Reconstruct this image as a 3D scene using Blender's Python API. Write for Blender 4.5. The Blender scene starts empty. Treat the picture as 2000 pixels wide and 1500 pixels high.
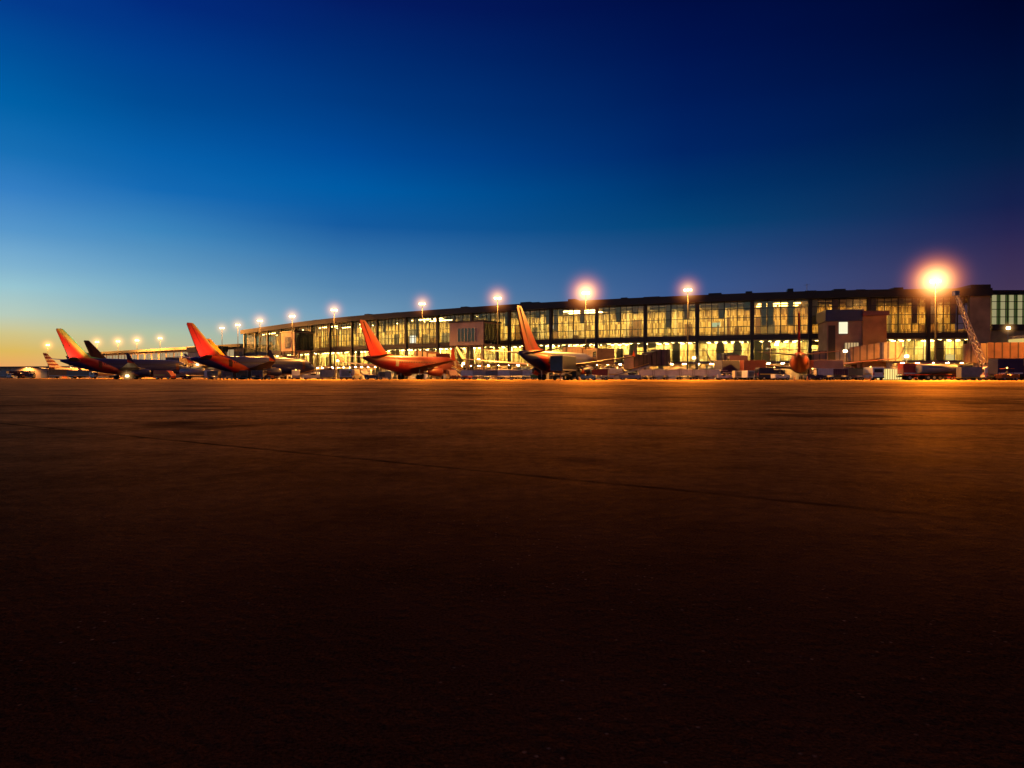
import bpy, bmesh, math, random
from mathutils import Vector, Matrix
random.seed(7)
R = math.radians
F = 1333.0          # focal length in photo pixels
HZ = 737.0          # horizon row in the photo
CAMZ = 0.5
scn = bpy.context.scene
COL = scn.collection

def pt(px, Y):      # photo column + depth -> world X
    return (px - 1000.0) / F * Y
def ht(py, Y):
    return CAMZ + (HZ - py) / F * Y
def lin(c):
    def f(u):
        u /= 255.0
        return u / 12.92 if u <= 0.04045 else ((u + 0.055) / 1.055) ** 2.4
    return (f(c[0]), f(c[1]), f(c[2]), 1.0)

# ------------------------------------------------------------------ materials
MATS = {}
def nt(name):
    m = bpy.data.materials.new(name); m.use_nodes = True
    m.node_tree.nodes.clear()
    return m, m.node_tree.nodes, m.node_tree.links
def paint(name, col, rough=0.5, metal=0.0, var=0.25, scale=1.5, spec=0.4, bump=0.0):
    """painted / weathered surface with procedural dirt variation"""
    if name in MATS: return MATS[name]
    m, n, l = nt(name)
    out = n.new('ShaderNodeOutputMaterial'); b = n.new('ShaderNodeBsdfPrincipled')
    tc = n.new('ShaderNodeTexCoord'); nz = n.new('ShaderNodeTexNoise')
    nz.inputs['Scale'].default_value = scale; nz.inputs['Detail'].default_value = 6
    l.new(tc.outputs['Object'], nz.inputs['Vector'])
    r = n.new('ShaderNodeValToRGB')
    r.color_ramp.elements[0].position = .3; r.color_ramp.elements[1].position = .7
    c = Vector(col[:3])
    lo = c * (1 - var)
    r.color_ramp.elements[0].color = (*lo, 1); r.color_ramp.elements[1].color = (*c, 1)
    l.new(nz.outputs['Fac'], r.inputs['Fac']); l.new(r.outputs['Color'], b.inputs['Base Color'])
    b.inputs['Roughness'].default_value = rough; b.inputs['Metallic'].default_value = metal
    b.inputs['Specular IOR Level'].default_value = spec
    if bump:
        bp = n.new('ShaderNodeBump'); bp.inputs['Strength'].default_value = bump
        l.new(nz.outputs['Fac'], bp.inputs['Height']); l.new(bp.outputs['Normal'], b.inputs['Normal'])
    l.new(b.outputs['BSDF'], out.inputs['Surface'])
    MATS[name] = m
    return m
def glow(name, col, strength):
    if name in MATS: return MATS[name]
    m, n, l = nt(name)
    out = n.new('ShaderNodeOutputMaterial'); e = n.new('ShaderNodeEmission')
    e.inputs['Color'].default_value = (*col[:3], 1); e.inputs['Strength'].default_value = strength
    l.new(e.outputs[0], out.inputs['Surface'])
    MATS[name] = m
    return m
def glass(name, tint, refl=0.12):
    if name in MATS: return MATS[name]
    m, n, l = nt(name)
    out = n.new('ShaderNodeOutputMaterial'); t = n.new('ShaderNodeBsdfTransparent'); g = n.new('ShaderNodeBsdfGlossy')
    t.inputs['Color'].default_value = (*tint, 1); g.inputs['Roughness'].default_value = .08
    g.inputs['Color'].default_value = (.8, .8, .8, 1)
    mx = n.new('ShaderNodeMixShader'); lw = n.new('ShaderNodeLayerWeight'); lw.inputs['Blend'].default_value = .5
    fr = n.new('ShaderNodeMath'); fr.operation = 'POWER'; fr.inputs[1].default_value = 5; l.new(lw.outputs['Facing'], fr.inputs[0])
    mm = n.new('ShaderNodeMath'); mm.operation = 'MULTIPLY_ADD'; mm.inputs[1].default_value = .6; mm.inputs[2].default_value = .04
    mm.use_clamp = True
    l.new(fr.outputs[0], mm.inputs[0]); l.new(mm.outputs[0], mx.inputs['Fac'])
    l.new(t.outputs[0], mx.inputs[1]); l.new(g.outputs[0], mx.inputs[2]); l.new(mx.outputs[0], out.inputs['Surface'])
    MATS[name] = m
    return m
def ribbed(name, col, pitch=1.3):
    m = paint(name, col, .55, var=.4, scale=.7)
    n = m.node_tree.nodes; l = m.node_tree.links
    b = [q for q in n if q.type == 'BSDF_PRINCIPLED'][0]; rp = [q for q in n if q.type == 'VALTORGB'][0]; tc = [q for q in n if q.type == 'TEX_COORD'][0]
    sx = n.new('ShaderNodeSeparateXYZ'); l.new(tc.outputs['Object'], sx.inputs[0])
    a = n.new('ShaderNodeMath'); a.operation = 'PINGPONG'; a.inputs[1].default_value = pitch / 2; l.new(sx.outputs[0], a.inputs[0])
    g = n.new('ShaderNodeMapRange'); g.inputs['From Min'].default_value = .08; g.inputs['From Max'].default_value = .16; g.inputs['To Min'].default_value = .25; l.new(a.outputs[0], g.inputs['Value'])
    mx = n.new('ShaderNodeMix'); mx.data_type = 'RGBA'; mx.blend_type = 'MULTIPLY'; mx.inputs['Factor'].default_value = 1
    l.new(rp.outputs['Color'], mx.inputs['A']); l.new(g.outputs[0], mx.inputs['B']); l.new(mx.outputs['Result'], b.inputs['Base Color'])
    return m

M = dict(
    rib_tan=ribbed('ribbed_tan', (.19, .12, .08)), rib_brown=ribbed('ribbed_brown', (.13, .075, .05)), rib_orange=ribbed('ribbed_orange', (.19, .085, .04)),
    rib_plum=ribbed('ribbed_plum', (.10, .05, .07)), rib_grey=ribbed('ribbed_grey', (.26, .22, .19)),
    steel=paint('dark_bronze_steel', (.028, .017, .014), .5, .3),
    roofm=paint('roof_dark_metal', (.012, .010, .012), .6, .1),
    fascia=paint('fascia_brown', (.025, .015, .016), .6),
    mull=paint('mullion_brown', (.07, .05, .04), .5, .2),
    mull_g=paint('mullion_green_grey', (.035, .032, .02), .5, .2),
    tan=paint('tan_panel', (.46, .32, .23), .7, var=.35, scale=.5),
    tanc=paint('tan_concrete', (.27, .18, .12), .85, var=.45, scale=.4),
    conc=paint('grey_concrete', (.30, .28, .26), .85, var=.3, scale=.5),
    dark=paint('dark_opening', (.02, .017, .018), .7),
    floor=paint('floor_terrazzo', (.35, .3, .22), .35, var=.15),
    ceil=paint('ceiling_white', (.55, .5, .4), .8, var=.1),
    part=paint('partition_olive', (.34, .30, .16), .7, var=.4, scale=.6),
    part2=paint('partition_wood', (.28, .16, .07), .5, var=.4, scale=.8),
    part3=paint('partition_cream', (.7, .62, .42), .6, var=.2, scale=.8),
    white=paint('white_paint', (.75, .75, .72), .4, var=.2),
    wgrey=paint('warm_grey_paint', (.45, .42, .38), .5, var=.25),
    grey=paint('grey_paint', (.22, .22, .23), .5, var=.25),
    black=paint('black_rubber', (.015, .015, .015), .8, var=.3),
    metal=paint('bare_metal', (.5, .5, .5), .35, .8, var=.2),
    galv=paint('galvanised_steel', (.35, .34, .32), .5, .6, var=.25),
    red=paint('red_paint', (.5, .05, .03), .4, var=.25),
    blue=paint('blue_paint', (.03, .05, .18), .4, var=.25),
    navy=paint('navy_paint', (.02, .025, .08), .35, var=.3),
    yellow=paint('yellow_paint', (.7, .45, .04), .45, var=.25),
    orange=paint('orange_paint', (.7, .2, .03), .45, var=.25),
    maroon=paint('maroon_paint', (.12, .03, .03), .45, var=.3),
    purple=paint('plum_paint', (.10, .04, .08), .5, var=.3),
    green=paint('green_paint', (.05, .16, .05), .5, var=.3),
    glass=glass('clear_glazing', (.80, .78, .62)),
    dglass=paint('dark_glass', (.015, .017, .02), .12, var=.1, spec=.8),
)

# ------------------------------------------------------------------ mesh builder
class MB:
    def __init__(s): s.bm = bmesh.new()
    def _v(s, pts): return [s.bm.verts.new(p) for p in pts]
    def poly(s, pts): 
        s.bm.faces.new(s._v(pts)); return s
    def box(s, x0, x1, y0, y1, z0, z1, mat=None):
        c = [(x, y, z) for z in (z0, z1) for y in (y0, y1) for x in (x0, x1)]
        if mat is not None: c = [mat @ Vector(p) for p in c]
        v = s._v(c)
        for f in ((0,2,3,1),(4,5,7,6),(0,1,5,4),(2,6,7,3),(0,4,6,2),(1,3,7,5)):
            s.bm.faces.new([v[i] for i in f])
        return s
    def prism(s, prof, y0, y1, axis='y'):
        """profile in x,z extruded along y"""
        a = s._v([(x, y0, z) for x, z in prof]); b = s._v([(x, y1, z) for x, z in prof])
        n = len(prof)
        s.bm.faces.new(a); s.bm.faces.new(b[::-1])
        for i in range(n): s.bm.faces.new([a[i], b[i], b[(i+1) % n], a[(i+1) % n]])
        return s
    def loft(s, rings, cap=True):
        vs = [s._v(r) for r in rings]; n = len(rings[0])
        for a, b in zip(vs, vs[1:]):
            for i in range(n): s.bm.faces.new([a[i], a[(i+1) % n], b[(i+1) % n], b[i]])
        if cap:
            s.bm.faces.new(vs[0][::-1]); s.bm.faces.new(vs[-1])
        return s
    def tube(s, p, q, r, r2=None, n=8, cap=True):
        p = Vector(p); q = Vector(q); d = (q - p).normalized()
        u = d.orthogonal().normalized(); w = d.cross(u); r2 = r if r2 is None else r2
        rr = [[pp + (u * math.cos(2*math.pi*i/n) + w * math.sin(2*math.pi*i/n)) * ra for i in range(n)] for pp, ra in ((p, r), (q, r2))]
        return s.loft(rr, cap)
    def bar(s, p, q, w, h):
        p = Vector(p); q = Vector(q); d = (q - p).normalized()
        up = Vector((0, 0, 1)) if abs(d.z) < .95 else Vector((1, 0, 0))
        sd = d.cross(up).normalized() * w / 2; u = sd.cross(d).normalized() * h / 2
        rr = [[pp + sd + u, pp - sd + u, pp - sd - u, pp + sd - u] for pp in (p, q)]
        return s.loft(rr)
    def ellip(s, c, rx, ry, rz, n=12, k=8):
        rings = []
        for j in range(1, k):
            a = math.pi * j / k
            rings.append([(c[0] + rx*math.sin(a)*math.cos(2*math.pi*i/n), c[1] + ry*math.sin(a)*math.sin(2*math.pi*i/n), c[2] + rz*math.cos(a)) for i in range(n)])
        return s.loft(rings)
    def build(s, name, mat, parent=None, loc=None, rotz=0, smooth=False, bevel=0):
        bmesh.ops.recalc_face_normals(s.bm, faces=s.bm.faces)
        if bevel:
            bmesh.ops.bevel(s.bm, geom=s.bm.edges[:], offset=bevel, segments=2, affect='EDGES', profile=.6)
        me = bpy.data.meshes.new(name); s.bm.to_mesh(me); s.bm.free()
        if smooth:
            for p in me.polygons: p.use_smooth = True
        me.materials.append(mat)
        o = bpy.data.objects.new(name, me); COL.objects.link(o)
        if parent is not None: o.parent = parent
        if loc is not None: o.location = loc
        o.rotation_euler.z = rotz
        return o
def smooth_by_angle(o, ang=40):
    me = o.data
    for p in me.polygons: p.use_smooth = True
    bm = bmesh.new(); bm.from_mesh(me)
    for e in bm.edges:
        if len(e.link_faces) == 2 and e.calc_face_angle(0) > R(ang): e.smooth = False
    bm.to_mesh(me); bm.free()
def thing(name, label, cat, loc=(0,0,0), rotz=0, group=None):
    o = bpy.data.objects.new(name, None); COL.objects.link(o)
    o.location = loc; o.rotation_euler.z = rotz
    o['label'] = label; o['category'] = cat
    if group: o['group'] = group
    return o
def dup_part(o, parent, loc, rotz=0):
    c = o.copy(); COL.objects.link(c); c.parent = parent; c.location = loc; c.rotation_euler.z = rotz
    for ch in o.children:
        g = ch.copy(); COL.objects.link(g); g.parent = c
    return c
def dup(root, loc, rotz, label, group=None):
    r = root.copy(); COL.objects.link(r); r.location = loc; r.rotation_euler.z = rotz
    r['label'] = label
    if group: r['group'] = group
    for ch in list(root.children):
        c = ch.copy(); COL.objects.link(c); c.parent = r
        for g in ch.children:
            d = g.copy(); COL.objects.link(d); d.parent = c
    return r

# ------------------------------------------------------------------ ground
def apron_material():
    m, n, l = nt('apron_concrete')
    out = n.new('ShaderNodeOutputMaterial')
    tc = n.new('ShaderNodeTexCoord')
    def noise(scale, det, rough=.6, vec=None):
        z = n.new('ShaderNodeTexNoise'); z.inputs['Scale'].default_value = scale; z.inputs['Detail'].default_value = det
        z.inputs['Roughness'].default_value = rough
        l.new(vec or tc.outputs['Object'], z.inputs['Vector']); return z.outputs['Fac']
    def mth(op, a, bb=None, clamp=False):
        q = n.new('ShaderNodeMath'); q.operation = op; q.use_clamp = clamp
        for i, v in enumerate((a, bb)):
            if v is None: continue
            if isinstance(v, (int, float)): q.inputs[i].default_value = v
            else: l.new(v, q.inputs[i])
        return q.outputs[0]
    def mapr(v, a, bb, c=0., d=1.):
        q = n.new('ShaderNodeMapRange'); l.new(v, q.inputs['Value'])
        q.inputs['From Min'].default_value = a; q.inputs['From Max'].default_value = bb
        q.inputs['To Min'].default_value = c; q.inputs['To Max'].default_value = d
        return q.outputs[0]
    grain = noise(160, 4, .7); patch = noise(1.3, 6, .65); big = noise(.11, 5)
    # slab joints: parallel lines, direction (1,-.7), pitch 3.7 m
    sx = n.new('ShaderNodeSeparateXYZ'); l.new(tc.outputs['Object'], sx.inputs[0])
    a = math.atan(-.70); nx, ny = -math.sin(a), math.cos(a)
    wob = mth('MULTIPLY', mth('SUBTRACT', noise(2.5, 5), .5), .06)
    u = mth('ADD', mth('ADD', mth('MULTIPLY', sx.outputs[0], nx), mth('MULTIPLY', sx.outputs[1], ny)), wob)
    u0 = -.55 * 0 + (0.355 * nx + 3.28 * ny)
    pitch = 3.75
    fr = mth('PINGPONG', mth('SUBTRACT', u, u0), pitch / 2)
    joint = mapr(fr, .006, .045, .95, 0)
    joint = mth('MULTIPLY', joint, mapr(noise(.7, 6, .7), .38, .56, .15, 1))
    # aggregate bumps; stray pale pebbles with painted glints further down
    vo = n.new('ShaderNodeTexVoronoi'); vo.inputs['Scale'].default_value = 34; l.new(tc.outputs['Object'], vo.inputs['Vector'])
    vo.inputs['Randomness'].default_value = 1
    agg = mapr(vo.outputs['Distance'], .0, .55, 1, 0)
    rmp = n.new('ShaderNodeValToRGB')
    e = rmp.color_ramp.elements
    e[0].position = .36; e[0].color = (.008, .0034, .002, 1)
    e[1].position = .64; e[1].color = (.098, .042, .020, 1)
    tex = mth('ADD', mth('MULTIPLY', grain, .5), mth('ADD', mth('MULTIPLY', patch, .25), mth('MULTIPLY', big, .25)))
    l.new(tex, rmp.inputs['Fac'])
    mx = n.new('ShaderNodeMix'); mx.data_type = 'RGBA'
    l.new(mth('MULTIPLY', joint, .8), mx.inputs['Factor']); l.new(rmp.outputs['Color'], mx.inputs['A'])
    mx.inputs['B'].default_value = (.003, .002, .001, 1)
    hgt = mth('SUBTRACT', mth('ADD', mth('MULTIPLY', grain, .005), mth('ADD', mth('MULTIPLY', agg, .0045), mth('MULTIPLY', patch, .004))), mth('MULTIPLY', joint, .006))
    bp = n.new('ShaderNodeBump'); bp.inputs['Strength'].default_value = GBUMP; bp.inputs['Distance'].default_value = 1
    l.new(hgt, bp.inputs['Height'])
    pb = n.new('ShaderNodeTexVoronoi'); pb.inputs['Scale'].default_value = 60; l.new(tc.outputs['Object'], pb.inputs['Vector'])
    psx = n.new('ShaderNodeSeparateColor'); l.new(pb.outputs['Color'], psx.inputs[0])
    peb_glint = mth('MULTIPLY', mapr(pb.outputs['Distance'], .08, .25, 1, 0, ), mth('GREATER_THAN', psx.outputs[0], .90))
    peb_glint = mth('MULTIPLY', peb_glint, mapr(noise(.8, 2), .45, .6, .1, 1))
    mx2 = n.new('ShaderNodeMix'); mx2.data_type = 'RGBA'; l.new(peb_glint, mx2.inputs['Factor']); l.new(mx.outputs['Result'], mx2.inputs['A'])
    mx2.inputs['B'].default_value = (.26, .17, .11, 1)  # pale stones, with ground glints put into their colour
    df = n.new('ShaderNodeBsdfDiffuse'); l.new(mx2.outputs['Result'], df.inputs['Color']); l.new(bp.outputs['Normal'], df.inputs['Normal'])
    gl = n.new('ShaderNodeBsdfAnisotropic'); gl.distribution = 'GGX'
    gl.inputs['Color'].default_value = (.95, .54, .15, 1)
    l.new(mapr(patch, .3, .7, GR_LO, GR_HI), gl.inputs['Roughness']); l.new(bp.outputs['Normal'], gl.inputs['Normal'])
    lw = n.new('ShaderNodeLayerWeight'); lw.inputs['Blend'].default_value = .5
    fz = mth('MULTIPLY', mth('POWER', lw.outputs['Facing'], GPOW), GSPEC)
    fz = mth('MULTIPLY', fz, mth('SUBTRACT', 1, mth('MULTIPLY', joint, .85)), True)
    fz = mth('MULTIPLY', fz, mapr(mth('ADD', mth('MULTIPLY', patch, .5), mth('MULTIPLY', big, .5)), .38, .62, .35, 1.3), True)
    fz = mth('MULTIPLY', fz, mapr(noise(11, 6, .8), .32, .68, .35, 1.45), True)
    fz = mth('MULTIPLY', fz, mapr(grain, .3, .7, .5, 1.4), True)
    # worn tyre tracks and tar patches, darker and duller
    mp = n.new('ShaderNodeMapping'); mp.inputs['Rotation'].default_value = (0, 0, .62); mp.inputs['Scale'].default_value = (.05, 1.1, 1)
    l.new(tc.outputs['Object'], mp.inputs['Vector'])
    trk = mapr(noise(1.0, 4, .55, mp.outputs['Vector']), .52, .62, 1, .5)
    tar = mapr(noise(.35, 3, .5), .60, .64, 1, .45)
    worn = mth('MULTIPLY', trk, tar)
    fz = mth('MULTIPLY', fz, worn, True)
    ms = n.new('ShaderNodeMixShader'); l.new(fz, ms.inputs['Fac']); l.new(df.outputs[0], ms.inputs[1]); l.new(gl.outputs[0], ms.inputs[2])
    l.new(ms.outputs[0], out.inputs['Surface'])
    return m
GR_LO, GR_HI, GSPEC, GBUMP, GPOW = .52, .72, .68, .75, 12.5
g = MB(); g.poly([(-2500, -300, 0), (2500, -300, 0), (2500, 4000, 0), (-2500, 4000, 0)])
ap = g.build('apron', apron_material()); ap['kind'] = 'structure'
ap['label'] = 'wide dark concrete apron with slab joints, lit orange toward the terminal'
# pale service road in front of the stands and painted lead-in lines
def strip(pts, w, z, name, mat, label):
    b = MB()
    L = []; Rr = []
    for i, p in enumerate(pts):
        a = Vector(pts[max(0, i-1)]); c = Vector(pts[min(len(pts)-1, i+1)]); d = (c - a).normalized()
        nn = Vector((-d.y, d.x)) * w / 2
        L.append((p[0] + nn.x, p[1] + nn.y, z)); Rr.append((p[0] - nn.x, p[1] - nn.y, z))
    for i in range(len(pts) - 1): b.poly([L[i], L[i+1], Rr[i+1], Rr[i]])
    o = b.build(name, mat); o['kind'] = 'structure'; o['label'] = label
    return o

# ------------------------------------------------------------------ terminal curve
CP = [(-111, 284), (-89, 259), (-67, 235), (-49, 218.5), (-31, 205), (0, 184.5), (20, 174.3), (41.7, 165), (60, 158.5), (78.6, 154), (105, 151)]
def catmull(P, k=24):
    o = []
    for i in range(len(P) - 1):
        p0 = Vector(P[max(0, i-1)]); p1 = Vector(P[i]); p2 = Vector(P[i+1]); p3 = Vector(P[min(len(P)-1, i+2)])
        for j in range(k):
            t = j / k
            o.append(.5 * ((2*p1) + (-p0+p2)*t + (2*p0-5*p1+4*p2-p3)*t*t + (-p0+3*p1-3*p2+p3)*t**3))
    o.append(Vector(P[-1])); return o
curve = catmull(CP)
cum = [0]
for a, b in zip(curve, curve[1:]): cum.append(cum[-1] + (b - a).length)
TOT = cum[-1]
NB = 21
def at(s):
    s = max(0, min(TOT, s))
    for i in range(1, len(cum)):
        if cum[i] >= s:
            t = (s - cum[i-1]) / max(1e-6, cum[i] - cum[i-1]); return curve[i-1].lerp(curve[i], t)
    return curve[-1]
BW = TOT / NB
nodes = [at(i * BW) for i in range(NB + 1)]
print('bay', BW, 'cols px', [round(1000 + p.x / p.y * F) for p in nodes])
def offset_line(d):   # polyline shifted backwards (away from apron) by d
    o = []
    for i, p in enumerate(nodes):
        a = nodes[max(0, i-1)]; b = nodes[min(NB, i+1)]; t = (b - a).normalized()
        nn = Vector((-t.y, t.x))
        if nn.y < 0: nn = -nn
        o.append(p + nn * d)
    return o
def wall_strip(d0, d1, z0, z1, mb, i0=0, i1=NB):
    A = offset_line(d0); B = offset_line(d1)
    rings = [[(A[i].x, A[i].y, z0), (A[i].x, A[i].y, z1), (B[i].x, B[i].y, z1), (B[i].x, B[i].y, z0)] for i in range(i0, i1 + 1)]
    mb.loft(rings); return mb
T = thing('terminal_building', 'long curved two-storey glass terminal with dark flat roof and lit interior', 'terminal')
wall_strip(-1.6, 26, 18.55, 19.3, MB()).build('roof', M['roofm'], T)
wall_strip(-2.0, -1.55, 18.35, 20.0, MB()).build('roof_fascia', M['roofm'], T)
wall_strip(-.3, .9, 9.35, 10.5, MB()).build('spandrel_band', M['fascia'], T)
wall_strip(.95, 25, 9.9, 10.4, MB()).build('upper_floor', M['floor'], T)
wall_strip(.95, 25, 18.0, 18.5, MB()).build('upper_ceiling', M['ceil'], T)
wall_strip(.92, 15.8, 9.05, 9.3, MB()).build('lower_ceiling', M['ceil'], T)
wall_strip(1.5, 15.8, 3.5, 3.9, MB()).build('lower_floor', M['floor'], T)
wall_strip(1.3, 1.6, 0, 4.1, MB()).build('ground_wall', paint('ground_wall_render', (.5, .36, .22), .85, var=.5, scale=.5), T)
wall_strip(-2.6, 1.25, 3.75, 4.15, MB()).build('canopy', M['purple'], T)

def interior_mat(name, cols, sc, mort):
    m, n, l = nt(name)
    out = n.new('ShaderNodeOutputMaterial'); b = n.new('ShaderNodeBsdfPrincipled'); b.inputs['Roughness'].default_value = .6
    tc = n.new('ShaderNodeTexCoord'); sx = n.new('ShaderNodeSeparateXYZ'); l.new(tc.outputs['Object'], sx.inputs[0])
    cb = n.new('ShaderNodeCombineXYZ'); l.new(sx.outputs[0], cb.inputs[0]); l.new(sx.outputs[2], cb.inputs[1])
    vo = n.new('ShaderNodeTexBrick'); l.new(cb.outputs[0], vo.inputs['Vector'])
    vo.inputs['Scale'].default_value = sc; vo.inputs['Color1'].default_value = (0, 0, 0, 1); vo.inputs['Color2'].default_value = (1, 1, 1, 1)
    vo.inputs['Mortar'].default_value = (.1, .1, .1, 1); vo.inputs['Mortar Size'].default_value = mort
    vo.inputs['Brick Width'].default_value = .7; vo.inputs['Row Height'].default_value = 3.1
    rp = n.new('ShaderNodeValToRGB'); rp.color_ramp.interpolation = 'CONSTANT'
    e = rp.color_ramp.elements
    for i, c in enumerate(cols):
        if i < 2: q = e[i]
        else: q = e.new(.5)
        q.color = (*c, 1)
    for i, q in enumerate(list(e)): q.position = i / len(cols)
    l.new(vo.outputs['Color'], rp.inputs['Fac']); l.new(rp.outputs['Color'], b.inputs['Base Color'])
    l.new(b.outputs['BSDF'], out.inputs['Surface'])
    return m
bw_up = interior_mat('hall_back_wall', [(.22, .15, .06), (.55, .42, .17), (.62, .5, .24), (.36, .28, .1), (.6, .46, .2), (.3, .2, .08), (.75, .62, .34)], 2.3, .05)
bw_lo = interior_mat('lower_hall_back_wall', [(.4, .28, .12), (.8, .68, .36), (.7, .56, .26), (.85, .78, .5), (.5, .38, .18)], 1.6, .04)
wall_strip(13.0, 13.3, 10.4, 18.0, MB()).build('hall_back_wall', bw_up, T)
wall_strip(8.0, 8.3, 3.9, 9.05, MB()).build('lower_back_wall', bw_lo, T)

WARM = (1, .72, .32)
lamp_up = glow('hall_ceiling_lamp', WARM, 42); lamp_mid = glow('hall_ceiling_lamp_dim', (1, .64, .24), 36)
def dotted(name, col, strength, period, duty):
    m, n, l = nt(name)
    out = n.new('ShaderNodeOutputMaterial'); e = n.new('ShaderNodeEmission'); e.inputs['Color'].default_value = (*col, 1)
    tc = n.new('ShaderNodeTexCoord'); sx = n.new('ShaderNodeSeparateXYZ'); l.new(tc.outputs['Object'], sx.inputs[0])
    a = n.new('ShaderNodeMath'); a.operation = 'MULTIPLY'; a.inputs[1].default_value = 1/period; l.new(sx.outputs[0], a.inputs[0])
    f = n.new('ShaderNodeMath'); f.operation = 'FRACT'; l.new(a.outputs[0], f.inputs[0])
    g = n.new('ShaderNodeMath'); g.operation = 'LESS_THAN'; g.inputs[1].default_value = duty; l.new(f.outputs[0], g.inputs[0])
    h = n.new('ShaderNodeMath'); h.operation = 'MULTIPLY_ADD'; h.inputs[1].default_value = strength; h.inputs[2].default_value = .15; l.new(g.outputs[0], h.inputs[0])
    l.new(h.outputs[0], e.inputs['Strength']); l.new(e.outputs[0], out.inputs['Surface']); return m
lamp_lo = dotted('lower_ceiling_lamp', (1, .77, .36), 100, 1.9, .42)
lamp_cn = dotted('canopy_lamp', (1, .55, .16), 420, 3.1, .22)
lamp_dim = glow('dim_ceiling_lamp', (1, .55, .17), 30)
sign_w = glow('white_lit_sign', (.92, .88, 1), 1.3); sign_y = glow('warm_lit_sign', (1, .8, .45), 1.1)
sign_g = glow('cool_lit_sign', (.8, 1, .85), .8); sign_r = glow('red_lit_sign', (1, .12, .06), .8)

# one bay: frames and glass in local x (along the facade), y into the building
w = BW
def up_window(w):
    b = MB(); b.box(.4, w - .4, -.02, .02, 10.55, 18.5)
    gl = b.build('window', M['glass'])
    f = MB()
    for k in range(0, 9):
        x = .4 + (w - .8) * k / 8
        ww = .10 if k % 2 else (.24 if k == 4 else .17)
        f.box(x - ww/2, x + ww/2, -.14, .06, 10.52, 18.46)
    for z in (10.66, 12.4, 14.5, 16.6, 18.3):
        f.box(.44, w - .44, -.10, .09, z - .07, z + .07)
    fr = f.build('window_frame', M['mull_g'], gl)
    return gl
def lo_window(w):
    b = MB(); b.box(.4, w - .4, 1.0, 1.04, 4.25, 9.0)
    gl = b.build('window', M['glass'])
    f = MB()
    for k in range(0, 7):
        x = .4 + (w - .8) * k / 6
        f.box(x - .06, x + .06, .94, 1.1, 4.2, 9.0)
    for z in (4.3, 6.9, 8.85):
        f.box(.44, w - .44, .96, 1.12, z - .06, z + .06)
    f.build('window_frame', M['mull'], gl)
    return gl
def roller(wd, mat):
    b = MB(); b.box(-wd/2, wd/2, -.06, .03, .02, 3.2)
    for z in [i * .4 + .2 for i in range(8)]: b.box(-wd/2 + .01, wd/2 - .01, -.1, -.055, z, z + .06)
    return b.build('roller_door', mat)
first_up = first_lo = first_pan = first_lpan = None
pans = {}
def panel(name, mat, y0, y1, z, x0, x1):
    b = MB(); b.box(x0, x1, y0, y1, z - .08, z); return b.build(name, mat)
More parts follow.
